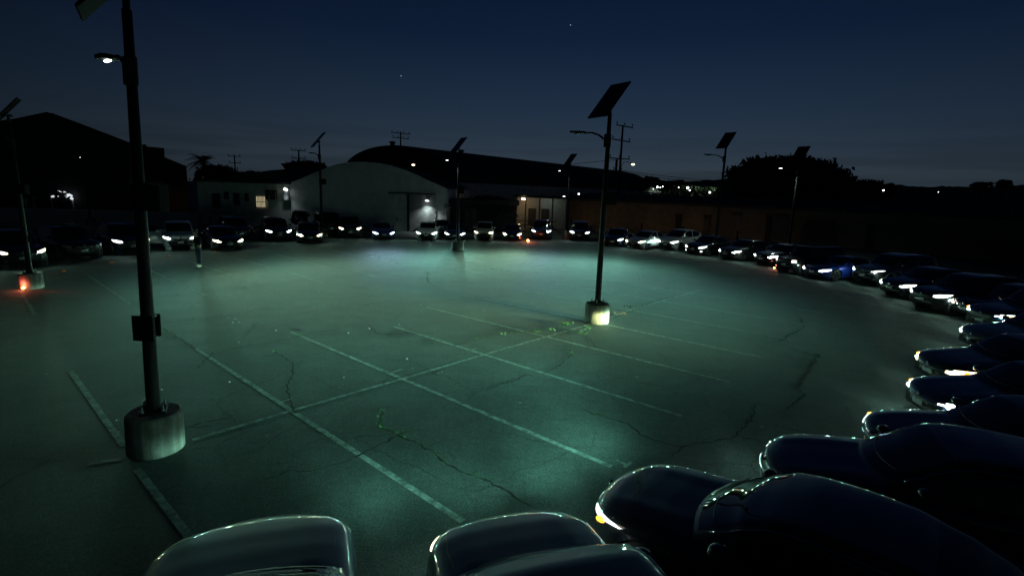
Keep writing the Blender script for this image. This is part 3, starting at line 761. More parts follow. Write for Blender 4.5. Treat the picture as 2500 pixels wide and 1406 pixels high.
C('sedan', (2400, 748), -176, 'dark sedan with heart-shaped warm headlight near the right edge', BLACK, 'warm', anchor=1, z=.7, power=0.72, spill=0.0034)
C('suv', (2445, 771), -180, 'dark suv with straight light bar and amber lamp at the right edge', NAVY, 'cool', anchor=1, z=.85, amber=True, power=0.72, slim=True, spill=0.0034)
C('sedan', (2429, 824), 176, 'grey car with glowing white headlight and pale hood at the right edge', SBLUE, 'cool', anchor=1, z=.74, scale=(1, 1, .94), power=0.84, spill=0.0034)
C('sedan', (2331, 903), 176, 'dark car with oval yellow-white headlight and orange signal on the right', DGREY, 'warm', anchor=1, z=.72, amber=True, scale=(1, 1, .94), power=1.9, down=-.010, bcol=(.85, 1, .42), yaw=R(-24), spill=0.0034)
C('sedan', (2314, 986), 172, 'dark blue sedan with slim lit headlight and blue bumper on the right', DBLUE, 'cool', anchor=1, z=.72, scale=(1, 1, .92), power=0.72, amber=True, slim=True, spill=0.0034)
C('sedan', (2190, 1090), 166, 'black sedan with swept silver headlight, third from the bottom right', BLACK, 'cool', anchor=1, z=.74, scale=(1, 1, .96), power=0.15, slim=True, glow=M_DIM, amber=True, spill=0.0034)
C('sedan', (1897, 1163), 158, 'glossy black car with narrow white headlight, behind the nearest dark car on the right', BLACK, 'cool', anchor=1, z=.74, power=.25, yaw=R(-15), down=.02, spill=0.0034)
C('sedan', (1450, 1232), 140, 'nearest glossy black car at lower right with amber lamp and wide roof', BLACK, 'cool', anchor=1, z=.72, power=0.45, extra=(.05, .34, -46), amber=True, slim=True, glow=M_DIM, yaw=R(-12), down=.01, near_patch=(.17, .085, -42), spill=0.0034)
# near cars seen from behind and above, noses pointing away
def near(kind, x, y, head, label, **k):
    e = car(kind, (1250, 900), head, label, **k); e.location = (x, y, 0); return e
near('suv', -.04, 5.27, 107, 'dark car at bottom centre seen from above with warm headlight on its left corner', col=DBLUE, lamps='cool', power=.45, extra=(.045, .4, 2), down=.02, spill=.02, near_patch=(.27, .055, 19), slim=True, glow=M_WARM, scale=(.84, .97, .97))
near('sedan', -2.72, 5.28, 109, 'slate blue car at bottom left seen from above, hood pointing to the lot', col=SBLUE, lamps='off', mirrors=False, scale=(1, 1.08, 1.0))

# parked vehicles without lights behind the ring
def dark(kind, pt, head, label, col=BLACK, D=None, **k):
    return car(kind, pt, head, label, col, 'off', z=.7, power=0, **k)
dark('suv', (590, 566), -50, 'unlit dark suv with pale windshield frame, half hidden behind the suv with the white plate', DGREY)
dark('boxy', (812, 556), -62, 'unlit boxy black vehicle half hidden behind the hangar-side lamp pole', BLACK, scale=(1.05, 1.05, 1.08))
dark('sedan', (1077, 560), -82, 'silver car parked between the white sedan and the middle lamp base', SILV)

# open door of the white suv
bm = bmesh.new(); prism(bm, [(0, 0, .35), (0, 0, 1.08), (-.1, 0, 1.12), (-1.0, 0, 1.1), (-1.02, 0, .45), (-.85, 0, .35)], (0, .05, 0)); bev(bm, .012)
door = new_obj('open_door', bm, WHITEP, wsuv); door.location = (-1.55, -.93, 0); door.rotation_euler = (0, 0, R(58))
bm = bmesh.new(); prism(bm, [(-.25, .012, 1.13), (-.62, .012, 1.5), (-1.0, .012, 1.52), (-1.0, .012, 1.13)], (0, .02, 0)); new_obj('window', bm, M_GLASS, door)
bm = bmesh.new(); lathe(bm, [(0, -.1), (.06, -.08), (.08, 0), (.06, .08), (0, .1)], 12, Matrix.Translation((-.2, -.1, 1.15)) @ Matrix.Rotation(PI / 2, 4, 'X')); new_obj('mirror', bm, WHITEP, door, True)

# ------------------------------------------------------------------ solar lamps
def solar_lamp(pt, s=1.0, label='', lit=False, watts=16, panel_rz=0, arm=True, box2=False, loc=None, base=True):
    p = loc or G(*pt)
    e = empty('solar_street_lamp', p); e.scale = (s, s, s)
    tag(e, label, 'street lamp', 'solar street lamps on concrete bases')
    if base:
        b = bmesh.new(); lathe(b, [(.418, 0), (.422, .03), (.415, .62), (.402, .66), (.37, .68), (0, .68)], 40); new_obj('concrete_base', b, M_CONC, e, False)
        for pl in e.children[0].data.polygons: pl.use_smooth = abs(pl.normal.z) < .5
    b = bmesh.new(); box(b, (0, 0, .70), (.38, .38, .05), R(28)); bev(b, .01)
    pb = new_obj('base_plate', b, M_POLE, e)
    for k in range(4):
        a = R(28 + 45 + 90 * k)
        b = bmesh.new(); lathe(b, [(.03, 0), (.03, .035), (.018, .04), (.018, .10), (0, .105)], 6, Matrix.Translation((.205 * math.cos(a), .205 * math.sin(a), .725))); new_obj('anchor_bolt', b, M_BOLT, pb)
    b = bmesh.new(); tube(b, [(0, 0, .72), (0, 0, .80), (0, 0, .82), (0, 0, 3.5), (0, 0, 6.95)], [.12, .115, .105, .09, .065], 16); new_obj('pole', b, M_POLE, e, True)
    AR = Matrix.Rotation(R(-40), 4, 'Z')
    b = bmesh.new(); tube(b, [(0, 0, 5.98), (-.12, 0, 6.12), (-.35, 0, 6.28), (-.62, 0, 6.37), (-.95, 0, 6.38)], [.05, .045, .035, .032, .03], 8); new_obj('arm', b, M_POLE, e, True).matrix_local = AR
    b = bmesh.new(); box(b, (-.03, 0, 6.1), (.2, .16, .42)); bev(b, .02); new_obj('bracket', b, M_POLE, e).matrix_local = AR
    b = bmesh.new()
    prism(b, [(-.90, -.09, 6.36), (-1.0, -.14, 6.37), (-1.45, -.12, 6.40), (-1.52, 0, 6.40), (-1.45, .12, 6.40), (-1.0, .14, 6.37), (-.90, .09, 6.36)], (0, 0, .07)); bev(b, .012)
    hd = new_obj('lamp_head', b, M_POLE, e); hd.matrix_local = AR
    b = bmesh.new(); box(b, (-1.2, 0, 6.365), (.22, .06, .03)); bev(b, .006)
    new_obj('led_panel', b, M_WHITE if lit else M_LENSOFF, hd)
    # solar panel tilted to the left (south)
    b = bmesh.new(); tl = R(50)
    Mx = Matrix.Translation((-.06, -.04, 7.35)) @ Matrix.Rotation(R(35), 4, 'Z') @ Matrix.Rotation(-tl, 4, 'Y')
    pr = bmesh.ops.create_cube(b, size=1, matrix=Mx @ Matrix.Diagonal((1.50, .88, .045, 1))); bev(b, .008)
    fr = new_obj('solar_panel', b, M_PBACK, e)
    b = bmesh.new(); bmesh.ops.create_cube(b, size=1, matrix=Mx @ Matrix.Translation((0, 0, .024)) @ Matrix.Diagonal((1.44, .82, .006, 1))); new_obj('cell_sheet', b, M_PANEL, fr)
    b = bmesh.new(); tube(b, [(0, 0, 6.9), (0, 0, 7.2), (-.08, 0, 7.33)], .05, 8); box(b, (-.04, 0, 7.22), (.18, .3, .12), 0); new_obj('panel_mount', b, M_POLE, e)
    b = bmesh.new(); box(b, (.16, 0, 4.25), (.46, .26, .42)); bev(b, .02); new_obj('battery_box', b, M_BOX, e)
    if box2:
        b = bmesh.new(); box(b, (0, -.13, 2.15), (.33, .02, .42)); bev(b, .006); new_obj('sign_plate', b, M_BOX, e)
        b = bmesh.new(); box(b, (.0, .13, 2.15), (.22, .05, .38)); bev(b, .01); new_obj('control_box', b, M_BOX, e)
        b = bmesh.new()
        for zz in (2.33, 1.97): tube(b, [(.12 * math.cos(a), .12 * math.sin(a), zz) for a in [k * PI / 8 for k in range(17)]], .01, 5)
        new_obj('strap', b, M_BOLT, e)
    if lit:
        l = bpy.data.lights.new('lamp_light', 'SPOT'); l.energy = LED_W * watts; l.color = (.72, 1, .86); l.spot_size = R(150); l.spot_blend = .6; l.shadow_soft_size = .12
        o = bpy.data.objects.new('lamp_light', l); COL.objects.link(o); o.parent = e; o.location = (-1.2 * math.cos(R(40)), 1.2 * math.sin(R(40)), 6.3)
    return e
LED_W = 1
near_lamp = solar_lamp((382, 1094), .97, 'nearest solar lamp on a round concrete base, lit white head high on the left', lit=True, box2=True)
near_lamp.rotation_euler = (0, R(1.7), 0)
solar_lamp((1456, 786), 1.0, 'tall dark solar lamp with pale concrete base in the middle right of the lot', box2=False)
solar_lamp((1117, 611), 1.0, 'solar lamp on the pale base in the middle distance, dark panel against the hangar roof', lit=True, watts=130)
solar_lamp((1383, 584), 1.0, 'far solar lamp in front of the orange wall, left of the tall one', lit=True, watts=130)
solar_lamp((1747, 600), 1.28, 'solar lamp standing before the low orange building, between white hatchback and round tree')
solar_lamp((1922, 625), 1.07, 'solar lamp whose panel rises above the round tree', lit=True, watts=200)
solar_lamp((787, 578), 1.08, 'solar lamp with curved arm standing in front of the white hangar')
solar_lamp((78, 703), .90, 'solar lamp at the left edge on the concrete base lit red by a flare', box2=True)
solar_lamp((222, 548), .95, 'distant solar lamp against the dark gabled building', lit=True, base=True)

# ------------------------------------------------------------------ red lights and orange discs on the ground
M_FLARE = mat('flare_glow', (1, .4, .1), .4, emis=(1, .33, .05), es=22)
def flare(pt, label, aim=None, power=30, sz=.07, col=(1, .16, .10)):
    p = G(*pt); e = empty('road_flare', p); tag(e, label, 'warning light', 'red warning lights on the ground')
    b = bmesh.new(); lathe(b, [(.11, 0), (.11, .02), (.08, .035), (0, .035)], 20); new_obj('puck', b, M_TRIM, e)
    b = bmesh.new(); bmesh.ops.create_uvsphere(b, u_segments=14, v_segments=8, radius=sz, matrix=Matrix.Translation((0, 0, .08))); new_obj('lens', b, M_FLARE, e, True)
    l = bpy.data.lights.new('flare_light', 'POINT'); l.energy = power; l.color = col; l.shadow_soft_size = .03
    o = bpy.data.objects.new('flare_light', l); COL.objects.link(o); o.parent = e; o.location = (0, -.06, .22)
    if aim is not None:
        l = bpy.data.lights.new('flare_streak', 'SPOT'); l.energy = power * 9; l.color = col; l.spot_size = R(24); l.spot_blend = 1; l.shadow_soft_size = .02
        o = bpy.data.objects.new('flare_streak', l); COL.objects.link(o); o.parent = e; o.location = (.12, -.12, .12)
        o.rotation_euler = (R(88), 0, R(aim))
flare((57, 708), 'glowing orange-red warning light at the foot of the leftmost concrete base', aim=-90, power=9, sz=.055)
flare((1289, 590), 'red warning light glowing on the ground before the far cars', power=60, sz=.1)
flare((1890, 657), 'small red warning light on the ground before the dark sedans on the right', aim=90, power=8, sz=.05)
M_DISC = mat('orange_plastic', (.85, .18, .02), .5)
for i, (pt, where) in enumerate([((155, 663), 'closest to the leftmost lamp base'), ((272, 641), 'just left of the nearest lamp pole'), ((411, 626), 'in front of the white suv'),
                  ((524, 614), 'in front of the black sedan by the person'), ((632, 604), 'before the suv with white plate'), ((1362, 1262), 'behind the hood of the bottom centre car')]):
    b = bmesh.new(); lathe(b, [(.10, 0), (.098, .008), (.05, .055), (.028, .058), (.03, .05), (.085, .006)], 24)
    o = new_obj('disc_cone', b, M_DISC, None, True); o.location = G(*pt)
    tag(o, 'small orange disc cone on the asphalt ' + where, 'cone', 'orange disc cones laid on the lot')

# ------------------------------------------------------------------ people
def person(pt, height, head_dir, label, top, pants, shoes, hair, phone=False):
    p = G(*pt); s = height / 1.78
    e = empty('person', p, R(head_dir)); e.scale = (s, s, s)
    tag(e, label, 'person')
    # local: facing +X, left is +Y
    def skin(name, V, E, rad, m_, root=0, lv=2):
        me = bpy.data.meshes.new(name); me.from_pydata([Vector(v) for v in V], E, []); o = bpy.data.objects.new(name, me); COL.objects.link(o); o.parent = e
        sk = o.modifiers.new('s', 'SKIN'); sk.use_smooth_shade = True
        for i, r_ in enumerate(rad): me.skin_vertices[0].data[i].radius = (r_, r_) if not isinstance(r_, tuple) else r_
        me.skin_vertices[0].data[root].use_root = True
        sb = o.modifiers.new('u', 'SUBSURF'); sb.levels = lv; sb.render_levels = lv
        me.materials.append(m_); return o
    M_SK = mat('skin', (.42, .26, .19), .55)
    nod = .07 if phone else .0
    hx = .03 + nod
    # body: pelvis, spine, neck, head, arms, legs
    V = [(0, 0, .96), (0, 0, 1.12), (.01, 0, 1.30), (.01, 0, 1.44), (.03 + nod * .4, 0, 1.52), (hx + .01, 0, 1.60), (hx + .015, 0, 1.70), (hx, 0, 1.745)]
    E = [(0, 1), (1, 2), (2, 3), (3, 4), (4, 5), (5, 6), (6, 7)]
    rad = [(.15, .115), (.14, .11), (.165, .12), (.11, .085), .055, (.068, .075), (.075, .092), (.05, .06)]
    for sd in (1, -1):
        b0 = len(V)
        if phone: arm = [(.0, sd * .19, 1.40), (.03, sd * .25, 1.13), (.24, sd * .13, 1.12), (.32, sd * .07, 1.15)]
        else: arm = [(0, sd * .19, 1.40), (-.02, sd * .24, 1.12), (.05, sd * .25, .88), (.07, sd * .25, .80)]
        V += arm; rad += [.062, .045, .033, .026]; E += [(3, b0), (b0, b0 + 1), (b0 + 1, b0 + 2), (b0 + 2, b0 + 3)]
        # palm, four fingers and a thumb
        w_ = len(V) - 1; d = (Vector(arm[3]) - Vector(arm[2])).normalized(); pv = Vector(arm[3]) + d * .07
        V.append(tuple(pv)); rad.append((.036, .016)); E.append((w_, w_ + 1)); pi_ = len(V) - 1
        lat = Vector((0, 0, 1)) if phone else Vector((1, 0, 0))
        for k, ln in enumerate((.065, .075, .07, .055)):
            a = pv + lat * (.027 - .018 * k) + d * .02; b_ = a + d * ln * .55 + Vector((0, -sd * .012, 0)); c_ = b_ + d * ln * .4 + Vector((0, -sd * .022, 0))
            i0 = len(V); V += [tuple(a), tuple(b_), tuple(c_)]; rad += [.0095, .0085, .007]; E += [(pi_, i0), (i0, i0 + 1), (i0 + 1, i0 + 2)]
        a = Vector(arm[3]) + d * .025 + lat * .035; b_ = a + d * .03 + lat * .02
        i0 = len(V); V += [tuple(a), tuple(b_)]; rad += [.011, .009]; E += [(w_, i0), (i0, i0 + 1)]
        b0 = len(V)
        st = .03 * sd
        V += [(0, sd * .09, .92), (.02 + st * .6, sd * .115, .50), (-.02 + st, sd * .12, .10), (.13 + st, sd * .14, .05)]
        rad += [.098, .060, .042, (.042, .03)]; E += [(0, b0), (b0, b0 + 1), (b0 + 1, b0 + 2), (b0 + 2, b0 + 3)]
    body = skin('body', V, E, rad, M_SK)
    # clothes over the body
    V = [(0, 0, .90), (0, 0, 1.12), (.01, 0, 1.30), (.01, 0, 1.45)]; E = [(0, 1), (1, 2), (2, 3)]; rad = [(.175, .135), (.165, .13), (.185, .14), (.125, .10)]
    for sd in (1, -1):
        b0 = len(V)
        if phone: arm = [(.0, sd * .195, 1.405), (.03, sd * .255, 1.13), (.22, sd * .14, 1.12)]
        else: arm = [(0, sd * .195, 1.405), (-.02, sd * .245, 1.12), (.045, sd * .25, .90)]
        V += arm; rad += [.078, .060, .046]; E += [(3, b0), (b0, b0 + 1), (b0 + 1, b0 + 2)]
    skin('jacket', V, E, rad, top)
    V = [(0, 0, 1.0), (0, 0, .93)]; E = [(0, 1)]; rad = [(.155, .125), (.165, .13)]
    for sd in (1, -1):
        b0 = len(V); st = .03 * sd
        V += [(0, sd * .09, .86), (.02 + st * .6, sd * .115, .50), (-.02 + st, sd * .12, .12)]; rad += [.108, .078, .062]; E += [(1, b0), (b0, b0 + 1), (b0 + 1, b0 + 2)]
    skin('trousers', V, E, rad, pants)
    for sd in (1, -1):
        st = .03 * sd
        skin('shoe', [(-.06 + st, sd * .12, .05), (.06 + st, sd * .13, .05), (.17 + st, sd * .145, .042)], [(0, 1), (1, 2)], [(.045, .05), (.05, .05), (.045, .035)], shoes)
    b = bmesh.new(); bmesh.ops.create_uvsphere(b, u_segments=16, v_segments=10, radius=1, matrix=Matrix.Translation((hx - .02, 0, 1.70)) @ Matrix.Rotation(R(-20), 4, 'Y') @ Matrix.Diagonal((.100, .088, .105, 1)))
    bmesh.ops.delete(b, geom=[v for v in b.verts if v.co.x > hx + .045 and v.co.z < 1.75], context='VERTS'); new_obj('hair', b, hair, e, True)
    b = bmesh.new()
    tube(b, [(hx + .085, 0, 1.70), (hx + .108, 0, 1.665), (hx + .09, 0, 1.655)], [.008, .014, .008], 6)
    new_obj('nose', b, M_SK, e, True)
    for sd in (1, -1):
        b = bmesh.new(); bmesh.ops.create_uvsphere(b, u_segments=8, v_segments=6, radius=.011, matrix=Matrix.Translation((hx + .082, sd * .03, 1.70))); new_obj('eye', b, M_TRIM, e, True)
        b = bmesh.new(); bmesh.ops.create_uvsphere(b, u_segments=8, v_segments=6, radius=1, matrix=Matrix.Translation((hx + .0, sd * .088, 1.68)) @ Matrix.Diagonal((.016, .008, .028, 1))); new_obj('ear', b, M_SK, e, True)
    b = bmesh.new(); box(b, (hx + .086, 0, 1.625), (.012, .045, .008)); new_obj('mouth', b, mat('lips', (.3, .12, .1), .5), e)
    return e
P1 = person((487, 651), 1.88, -120, 'person in dark jacket, jeans and white shoes looking down at their hands', mat('black_cloth', (.012, .013, .016), .9), mat('denim', (.045, .065, .095), .9, noise=(30, .8, 1.2)), mat('white_shoe', (.7, .7, .68), .6), mat('dark_hair', (.015, .012, .010), .6), phone=True)
b = bmesh.new(); box(b, (.40, 0, 1.19), (.012, .075, .15), 0, 0, Matrix.Rotation(R(-50), 4, 'Y')); bev(b, .004)
ph = new_obj('phone', b, mat('phone_case', (.25, .27, .28), .3)); ph.matrix_world = Matrix.Translation(P1.location) @ Matrix.Rotation(R(-120), 4, 'Z') @ Matrix.Diagonal((1.01, 1.01, 1.01, 1))
tag(ph, 'small pale phone held in front of the standing person', 'phone')
person((973, 563), 1.75, 150, 'distant person in dark clothes standing by the hangar door', mat('dark_coat', (.008, .008, .010), .9), mat('dark_trousers', (.008, .008, .010), .9), mat('dark_shoe', (.01, .01, .01), .7), mat('black_hair', (.008, .007, .006), .6))

exec_rest = True
# ------------------------------------------------------------------ buildings
M_STUC = mat('white_stucco', (.76, .76, .76), .9, noise=(1.2, .82, 1.1), bump=(8, .3))
M_STUCG = mat('green_grey_stucco', (.56, .62, .54), .9, noise=(1.5, .75, 1.1))
M_ROOF = mat('dark_roofing', (.05, .055, .065), .9, noise=(2, .7, 1.3))
M_DARKW = mat('dark_wall', (.045, .045, .048), .9, noise=(1, .7, 1.2))
M_CORR = mat('corrugated_white', (.36, .38, .38), .7, noise=(3, .8, 1.1))
M_OWALL = mat('tan_block_wall', (.23, .19, .145), .9, noise=(1.3, .75, 1.15))
M_WINL = mat('lit_window_glass', (.8, .7, .45), .5, emis=(1, .86, .52), es=.42)
M_SODIUM = mat('sodium_bulb', (1, .6, .2), .4, emis=(1, .72, .35), es=12)
def lightat(parent, loc, w_, col, typ='POINT', rot=None, size=.1, cone=120):
    l = bpy.data.lights.new('lamp_light', typ); l.energy = w_; l.color = col; l.shadow_soft_size = size
    if typ == 'SPOT': l.spot_size = R(cone); l.spot_blend = .9
    o = bpy.data.objects.new('lamp_light', l); COL.objects.link(o); o.location = loc
    if rot: o.rotation_euler = rot
    if parent: o.parent = parent
    return o

# white hangar with an arched front
D = 53.0
def on(x, y, off=0): v = AT(x, y, D - off); return v
hang = empty('hangar', (AT(900, 553, D).x, D, 0)); tag(hang, 'pale hangar with arched front and sliding door behind the cars', 'hangar')
def hpart(name, bm_, mt, smooth=False):
    o = new_obj(name, bm_, mt, hang, smooth); o.matrix_parent_inverse = hang.matrix_world.inverted(); return o
hang_inv = Matrix.Translation(hang.location).inverted()
arch = [(707, 447), (735, 436), (765, 423), (795, 411), (825, 402), (855, 396), (885, 395), (915, 397), (950, 403), (985, 414), (1015, 426), (1050, 443), (1078, 455), (1091, 461)]
bm = bmesh.new(); P = [on(*a) for a in arch]; P = [Vector((P[-1].x, D, 0))] + P[::-1] + [Vector((P[0].x, D, 0))]
prism(bm, P, (0, .3, 0)); bmesh.ops.transform(bm, matrix=hang_inv, verts=bm.verts[:]); new_obj('front_wall', bm, M_STUC, hang)
bm = bmesh.new()
ring = [on(*a) for a in arch]; ring = [Vector((v.x, D + .12, v.z + .05)) for v in ring]
a0 = [bm.verts.new(v) for v in ring]; a1 = [bm.verts.new(v + Vector((0, 26, 0))) for v in ring]
for k in range(len(ring) - 1): bm.faces.new((a0[k], a0[k + 1], a1[k + 1], a1[k]))
bmesh.ops.solidify(bm, geom=bm.faces[:], thickness=.15)
bmesh.ops.transform(bm, matrix=hang_inv, verts=bm.verts[:]); new_obj('roof', bm, M_ROOF, hang, False)
bm = bmesh.new(); b0, b1 = on(1100, 553), on(1100, 553)
box(bm, Vector((on(1089, 500).x, D + 13, 2.1)), (.3, 25.4, 4.2)); bmesh.ops.transform(bm, matrix=hang_inv, verts=bm.verts[:]); new_obj('side_wall', bm, M_STUC, hang)
bm = bmesh.new(); xa_, xb_ = on(880, 500).x, on(995, 500).x; xc_ = on(1064, 500).x; zt_ = on(980, 474).z
box(bm, ((xa_ + xb_) / 2, D - .14, zt_ / 2), (xb_ - xa_, .08, zt_)); bmesh.ops.transform(bm, matrix=hang_inv, verts=bm.verts[:]); sd = new_obj('sliding_door', bm, M_DARKW, hang)
sd.data.materials[0] = mat('grey_door', (.66, .66, .67), .8, noise=(2, .8, 1.1))
bm = bmesh.new(); n_ = 26
for k in range(n_):
    xx = xb_ + .25 + (xc_ - xb_ - .25) * (k + .5) / n_
    box(bm, (xx, D - .08, zt_ / 2), ((xc_ - xb_) / n_ * .55, .10, zt_ - .05))
box(bm, ((xb_ + xc_) / 2 + .1, D - .03, zt_ / 2), (xc_ - xb_ - .2, .04, zt_))
bmesh.ops.transform(bm, matrix=hang_inv, verts=bm.verts[:]); new_obj('corrugated_door', bm, M_CORR, hang)
bm = bmesh.new(); box(bm, (xb_ + .1, D - .2, zt_ / 2), (.22, .16, zt_)); bmesh.ops.transform(bm, matrix=hang_inv, verts=bm.verts[:]); new_obj('door_jamb', bm, M_TRIM, hang)
bm = bmesh.new(); box(bm, ((on(950, 470).x + xc_) / 2, D - .2, zt_ + .1), (xc_ - on(950, 470).x, .25, .12)); bmesh.ops.transform(bm, matrix=hang_inv, verts=bm.verts[:]); new_obj('door_track', bm, M_ROOF, hang)
wl = empty('wall_lamp', on(1043, 489, .5)); tag(wl, 'white wall lamp on the hangar door throwing light down the corrugation', 'lamp', 'lamps on building walls')
bm = bmesh.new(); box(bm, (0, .12, .05), (.25, .42, .16)); bev(bm, .03); new_obj('housing', bm, M_BOLT, wl)
bm = bmesh.new(); box(bm, (0, -.06, -.06), (.34, .22, .08)); bev(bm, .02); new_obj('lens', bm, M_WHITE, wl)
lightat(wl, (0, -.05, -.2), 260, (.85, 1, .95), 'SPOT', (R(-12), 0, 0), .08, 130)

# left wing of the hangar
off = empty('office_wing', on(595, 552)); off.location.z = 0; tag(off, 'low flat-roofed wing with barred lit window left of the hangar', 'building')
oi = Matrix.Translation(off.location).inverted()
def opart(name, bm_, mt, parent=None):
    bmesh.ops.transform(bm_, matrix=oi, verts=bm_.verts[:]); return new_obj(name, bm_, mt, parent or off)
x0_, x1_ = on(483, 500).x, on(707, 500).x; zz_ = on(600, 447).z
bm = bmesh.new(); box(bm, ((x0_ + x1_) / 2, D + 4.1, zz_ / 2), (x1_ - x0_, 8, zz_)); opart('wall', bm, M_STUCG)
bm = bmesh.new(); box(bm, ((x0_ + x1_) / 2, D + 4.1, zz_ + .1), (x1_ - x0_ + .5, 8.5, .2)); 
prism(bm, [Vector((x0_ + 1.5, D + 2, zz_ + .2)), Vector((x1_ + .2, D + 2, zz_ + .2)), Vector((x1_ + .2, D + 2, zz_ + 1.7)), Vector((x0_ + 6.5, D + 2, zz_ + 1.35)), Vector((x0_ + 3, D + 2, zz_ + .75))], (0, 6, 0)); opart('roof', bm, M_ROOF)
for nm, px, lit in (('window', (625, 648, 480, 506), True), ('window', (519, 536, 474, 507), False), ('window', (599, 605, 474, 490), False), ('window', (549, 556, 470, 485), False), ('window', (571, 583, 473, 500), False)):
    a, b_ = on(px[0], px[2], .06), on(px[1], px[3], .06)
    bm = bmesh.new(); box(bm, ((a.x + b_.x) / 2, D + .06, (a.z + b_.z) / 2), (b_.x - a.x, .14, a.z - b_.z)); wo = opart(nm, bm, M_WINL if lit else M_TRIM)
    bm = bmesh.new(); cx, cz, wx_, hz_ = (a.x + b_.x) / 2, (a.z + b_.z) / 2, b_.x - a.x, a.z - b_.z
    for q in ((cx, cz + hz_ / 2 + .04, wx_ + .16, .07), (cx, cz - hz_ / 2 - .04, wx_ + .16, .07), (cx - wx_ / 2 - .04, cz, .07, hz_), (cx + wx_ / 2 + .04, cz, .07, hz_)): box(bm, (q[0], D - .02, q[1]), (q[2], .12, q[3]))
    opart('frame', bm, M_STUC if lit else M_DARKW, wo)
    if lit:
        bm = bmesh.new()
        for k in range(1, 7): box(bm, (a.x + wx_ * k / 7, D - .04, cz), (.035, .04, hz_))
        box(bm, (cx, D - .05, cz), (wx_, .05, .05)); opart('bars', bm, M_DARKW, wo)
bm = bmesh.new(); box(bm, on(662, 476, .25), (1.0, .5, .95)); bev(bm, .03); opart('air_conditioner', bm, M_DARKW)
bm = bmesh.new(); box(bm, on(657, 486, .55), (.10, .06, .75)); opart('drain_strip', bm, M_CORR)
bm = bmesh.new(); box(bm, on(700, 480, .25), (.45, .4, .7)); bev(bm, .03); opart('meter_box', bm, M_CORR)
bm = bmesh.new(); tube(bm, [on(x_, y_, .6) for x_, y_ in ((490, 522), (512, 517), (560, 519), (600, 534), (640, 545))], .03, 6)
for x_, y_ in ((490, 522), (512, 517), (560, 519), (600, 534)): q = on(x_, y_, .6); tube(bm, [q, Vector((q.x, q.y, .02))], .03, 6)
opart('handrail', bm, M_DARKW)
wl = empty('wall_lamp', on(698, 463, .6)); tag(wl, 'white floodlight on the corner of the low wing', 'lamp', 'lamps on building walls')
bm = bmesh.new(); box(bm, (.05, .2, .08), (.3, .4, .2)); bev(bm, .03); new_obj('housing', bm, M_BOLT, wl)
bm = bmesh.new(); box(bm, (0, -.06, 0), (.36, .12, .22), 0, 0, Matrix.Rotation(R(30), 4, 'Y')); bev(bm, .02); new_obj('lens', bm, M_WHITE, wl)
lightat(wl, (0, -.25, -.2), 30, (.8, .95, 1), 'SPOT', (R(-5), 0, 0), .08, 120)

# small canopy and lean-to right of hangar
bm = bmesh.new(); a = on(1088, 498, .0); prism(bm, [a, on(1104, 506), on(1104, 509), on(1088, 508)], (0, -1.2, 0)); o = new_obj('canopy', bm, M_CORR); tag(o, 'small pale slanted canopy on the right corner of the hangar', 'canopy')
sh = empty('shed', (on(1190, 550).x, D + 2, 0)); tag(sh, 'low dark shed with pale double doors between the hangar and the lit porch', 'shed')
si = Matrix.Translation(sh.location).inverted()
bm = bmesh.new(); A_, B_ = AT(1096, 497, D + 2), AT(1262, 500, D + 2); box(bm, ((A_.x + B_.x) / 2, D + 5, A_.z / 2), (B_.x - A_.x, 6, A_.z)); bmesh.ops.transform(bm, matrix=si, verts=bm.verts[:]); new_obj('wall', bm, M_DARKW, sh)
bm = bmesh.new(); box(bm, ((A_.x + B_.x) / 2, D + 4.8, A_.z + .25), (B_.x - A_.x + .5, 7.4, .45)); bmesh.ops.transform(bm, matrix=si, verts=bm.verts[:]); new_obj('roof', bm, M_ROOF, sh)
for x0, x1 in ((1135, 1148), (1150, 1163)):
    a, b_ = AT(x0, 510, D + 1.9), AT(x1, 552, D + 1.9)
    bm = bmesh.new(); box(bm, ((a.x + b_.x) / 2, D + 1.95, a.z / 2), (b_.x - a.x, .1, a.z)); bmesh.ops.transform(bm, matrix=si, verts=bm.verts[:]); new_obj('door', bm, mat('tan_door', (.16, .14, .12), .8), sh)

# big vaulted hangar behind
big = empty('large_hangar', AT(1200, 470, 115)); big.location.z = 0; tag(big, 'huge dark vaulted hangar rising behind the pale one', 'hangar')
bi = Matrix.Translation(big.location).inverted()
q0, q1 = AT(950, 355, 118), AT(1475, 415, 190)
ax = Vector((q1.x - q0.x, q1.y - q0.y, 0)).normalized(); nx = Vector((ax.y, -ax.x, 0))   # nx points to the camera side/right
if nx.y > 0: nx = -nx
half = 19.0
bm = bmesh.new(); rows = []
for j, (c0, hz_) in enumerate(((Vector((q0.x, q0.y, 0)), q0.z), (Vector((q1.x, q1.y, 0)), q1.z))):
    row = []
    eave = 5.5
    for k in range(25):
        a = PI * k / 24
        row.append(bm.verts.new(c0 + nx * (half * math.cos(a)) + Vector((0, 0, eave + (hz_ - eave) * math.sin(a) ** .85))))
    rows.append(row)
for k in range(24): bm.faces.new((rows[0][k], rows[0][k + 1], rows[1][k + 1], rows[1][k]))
for r_ in rows:
    bm.faces.new(r_)
bmesh.ops.transform(bm, matrix=bi, verts=bm.verts[:]); new_obj('roof', bm, M_ROOF, big, False)
bm = bmesh.new()
c0, c1 = Vector((q0.x, q0.y, 0)), Vector((q1.x, q1.y, 0))
for s_ in (1, -1): prism(bm, [c0 + nx * half * s_, c1 + nx * half * s_, c1 + nx * half * s_ + Vector((0, 0, 5.6)), c0 + nx * half * s_ + Vector((0, 0, 5.6))], -nx * s_ * .3)
for c_ in (c0, c1): prism(bm, [c_ + nx * half, c_ - nx * half, c_ - nx * half + Vector((0, 0, 5.6)), c_ + nx * half + Vector((0, 0, 5.6))], ax * .3 * (1 if c_ is c0 else -1))
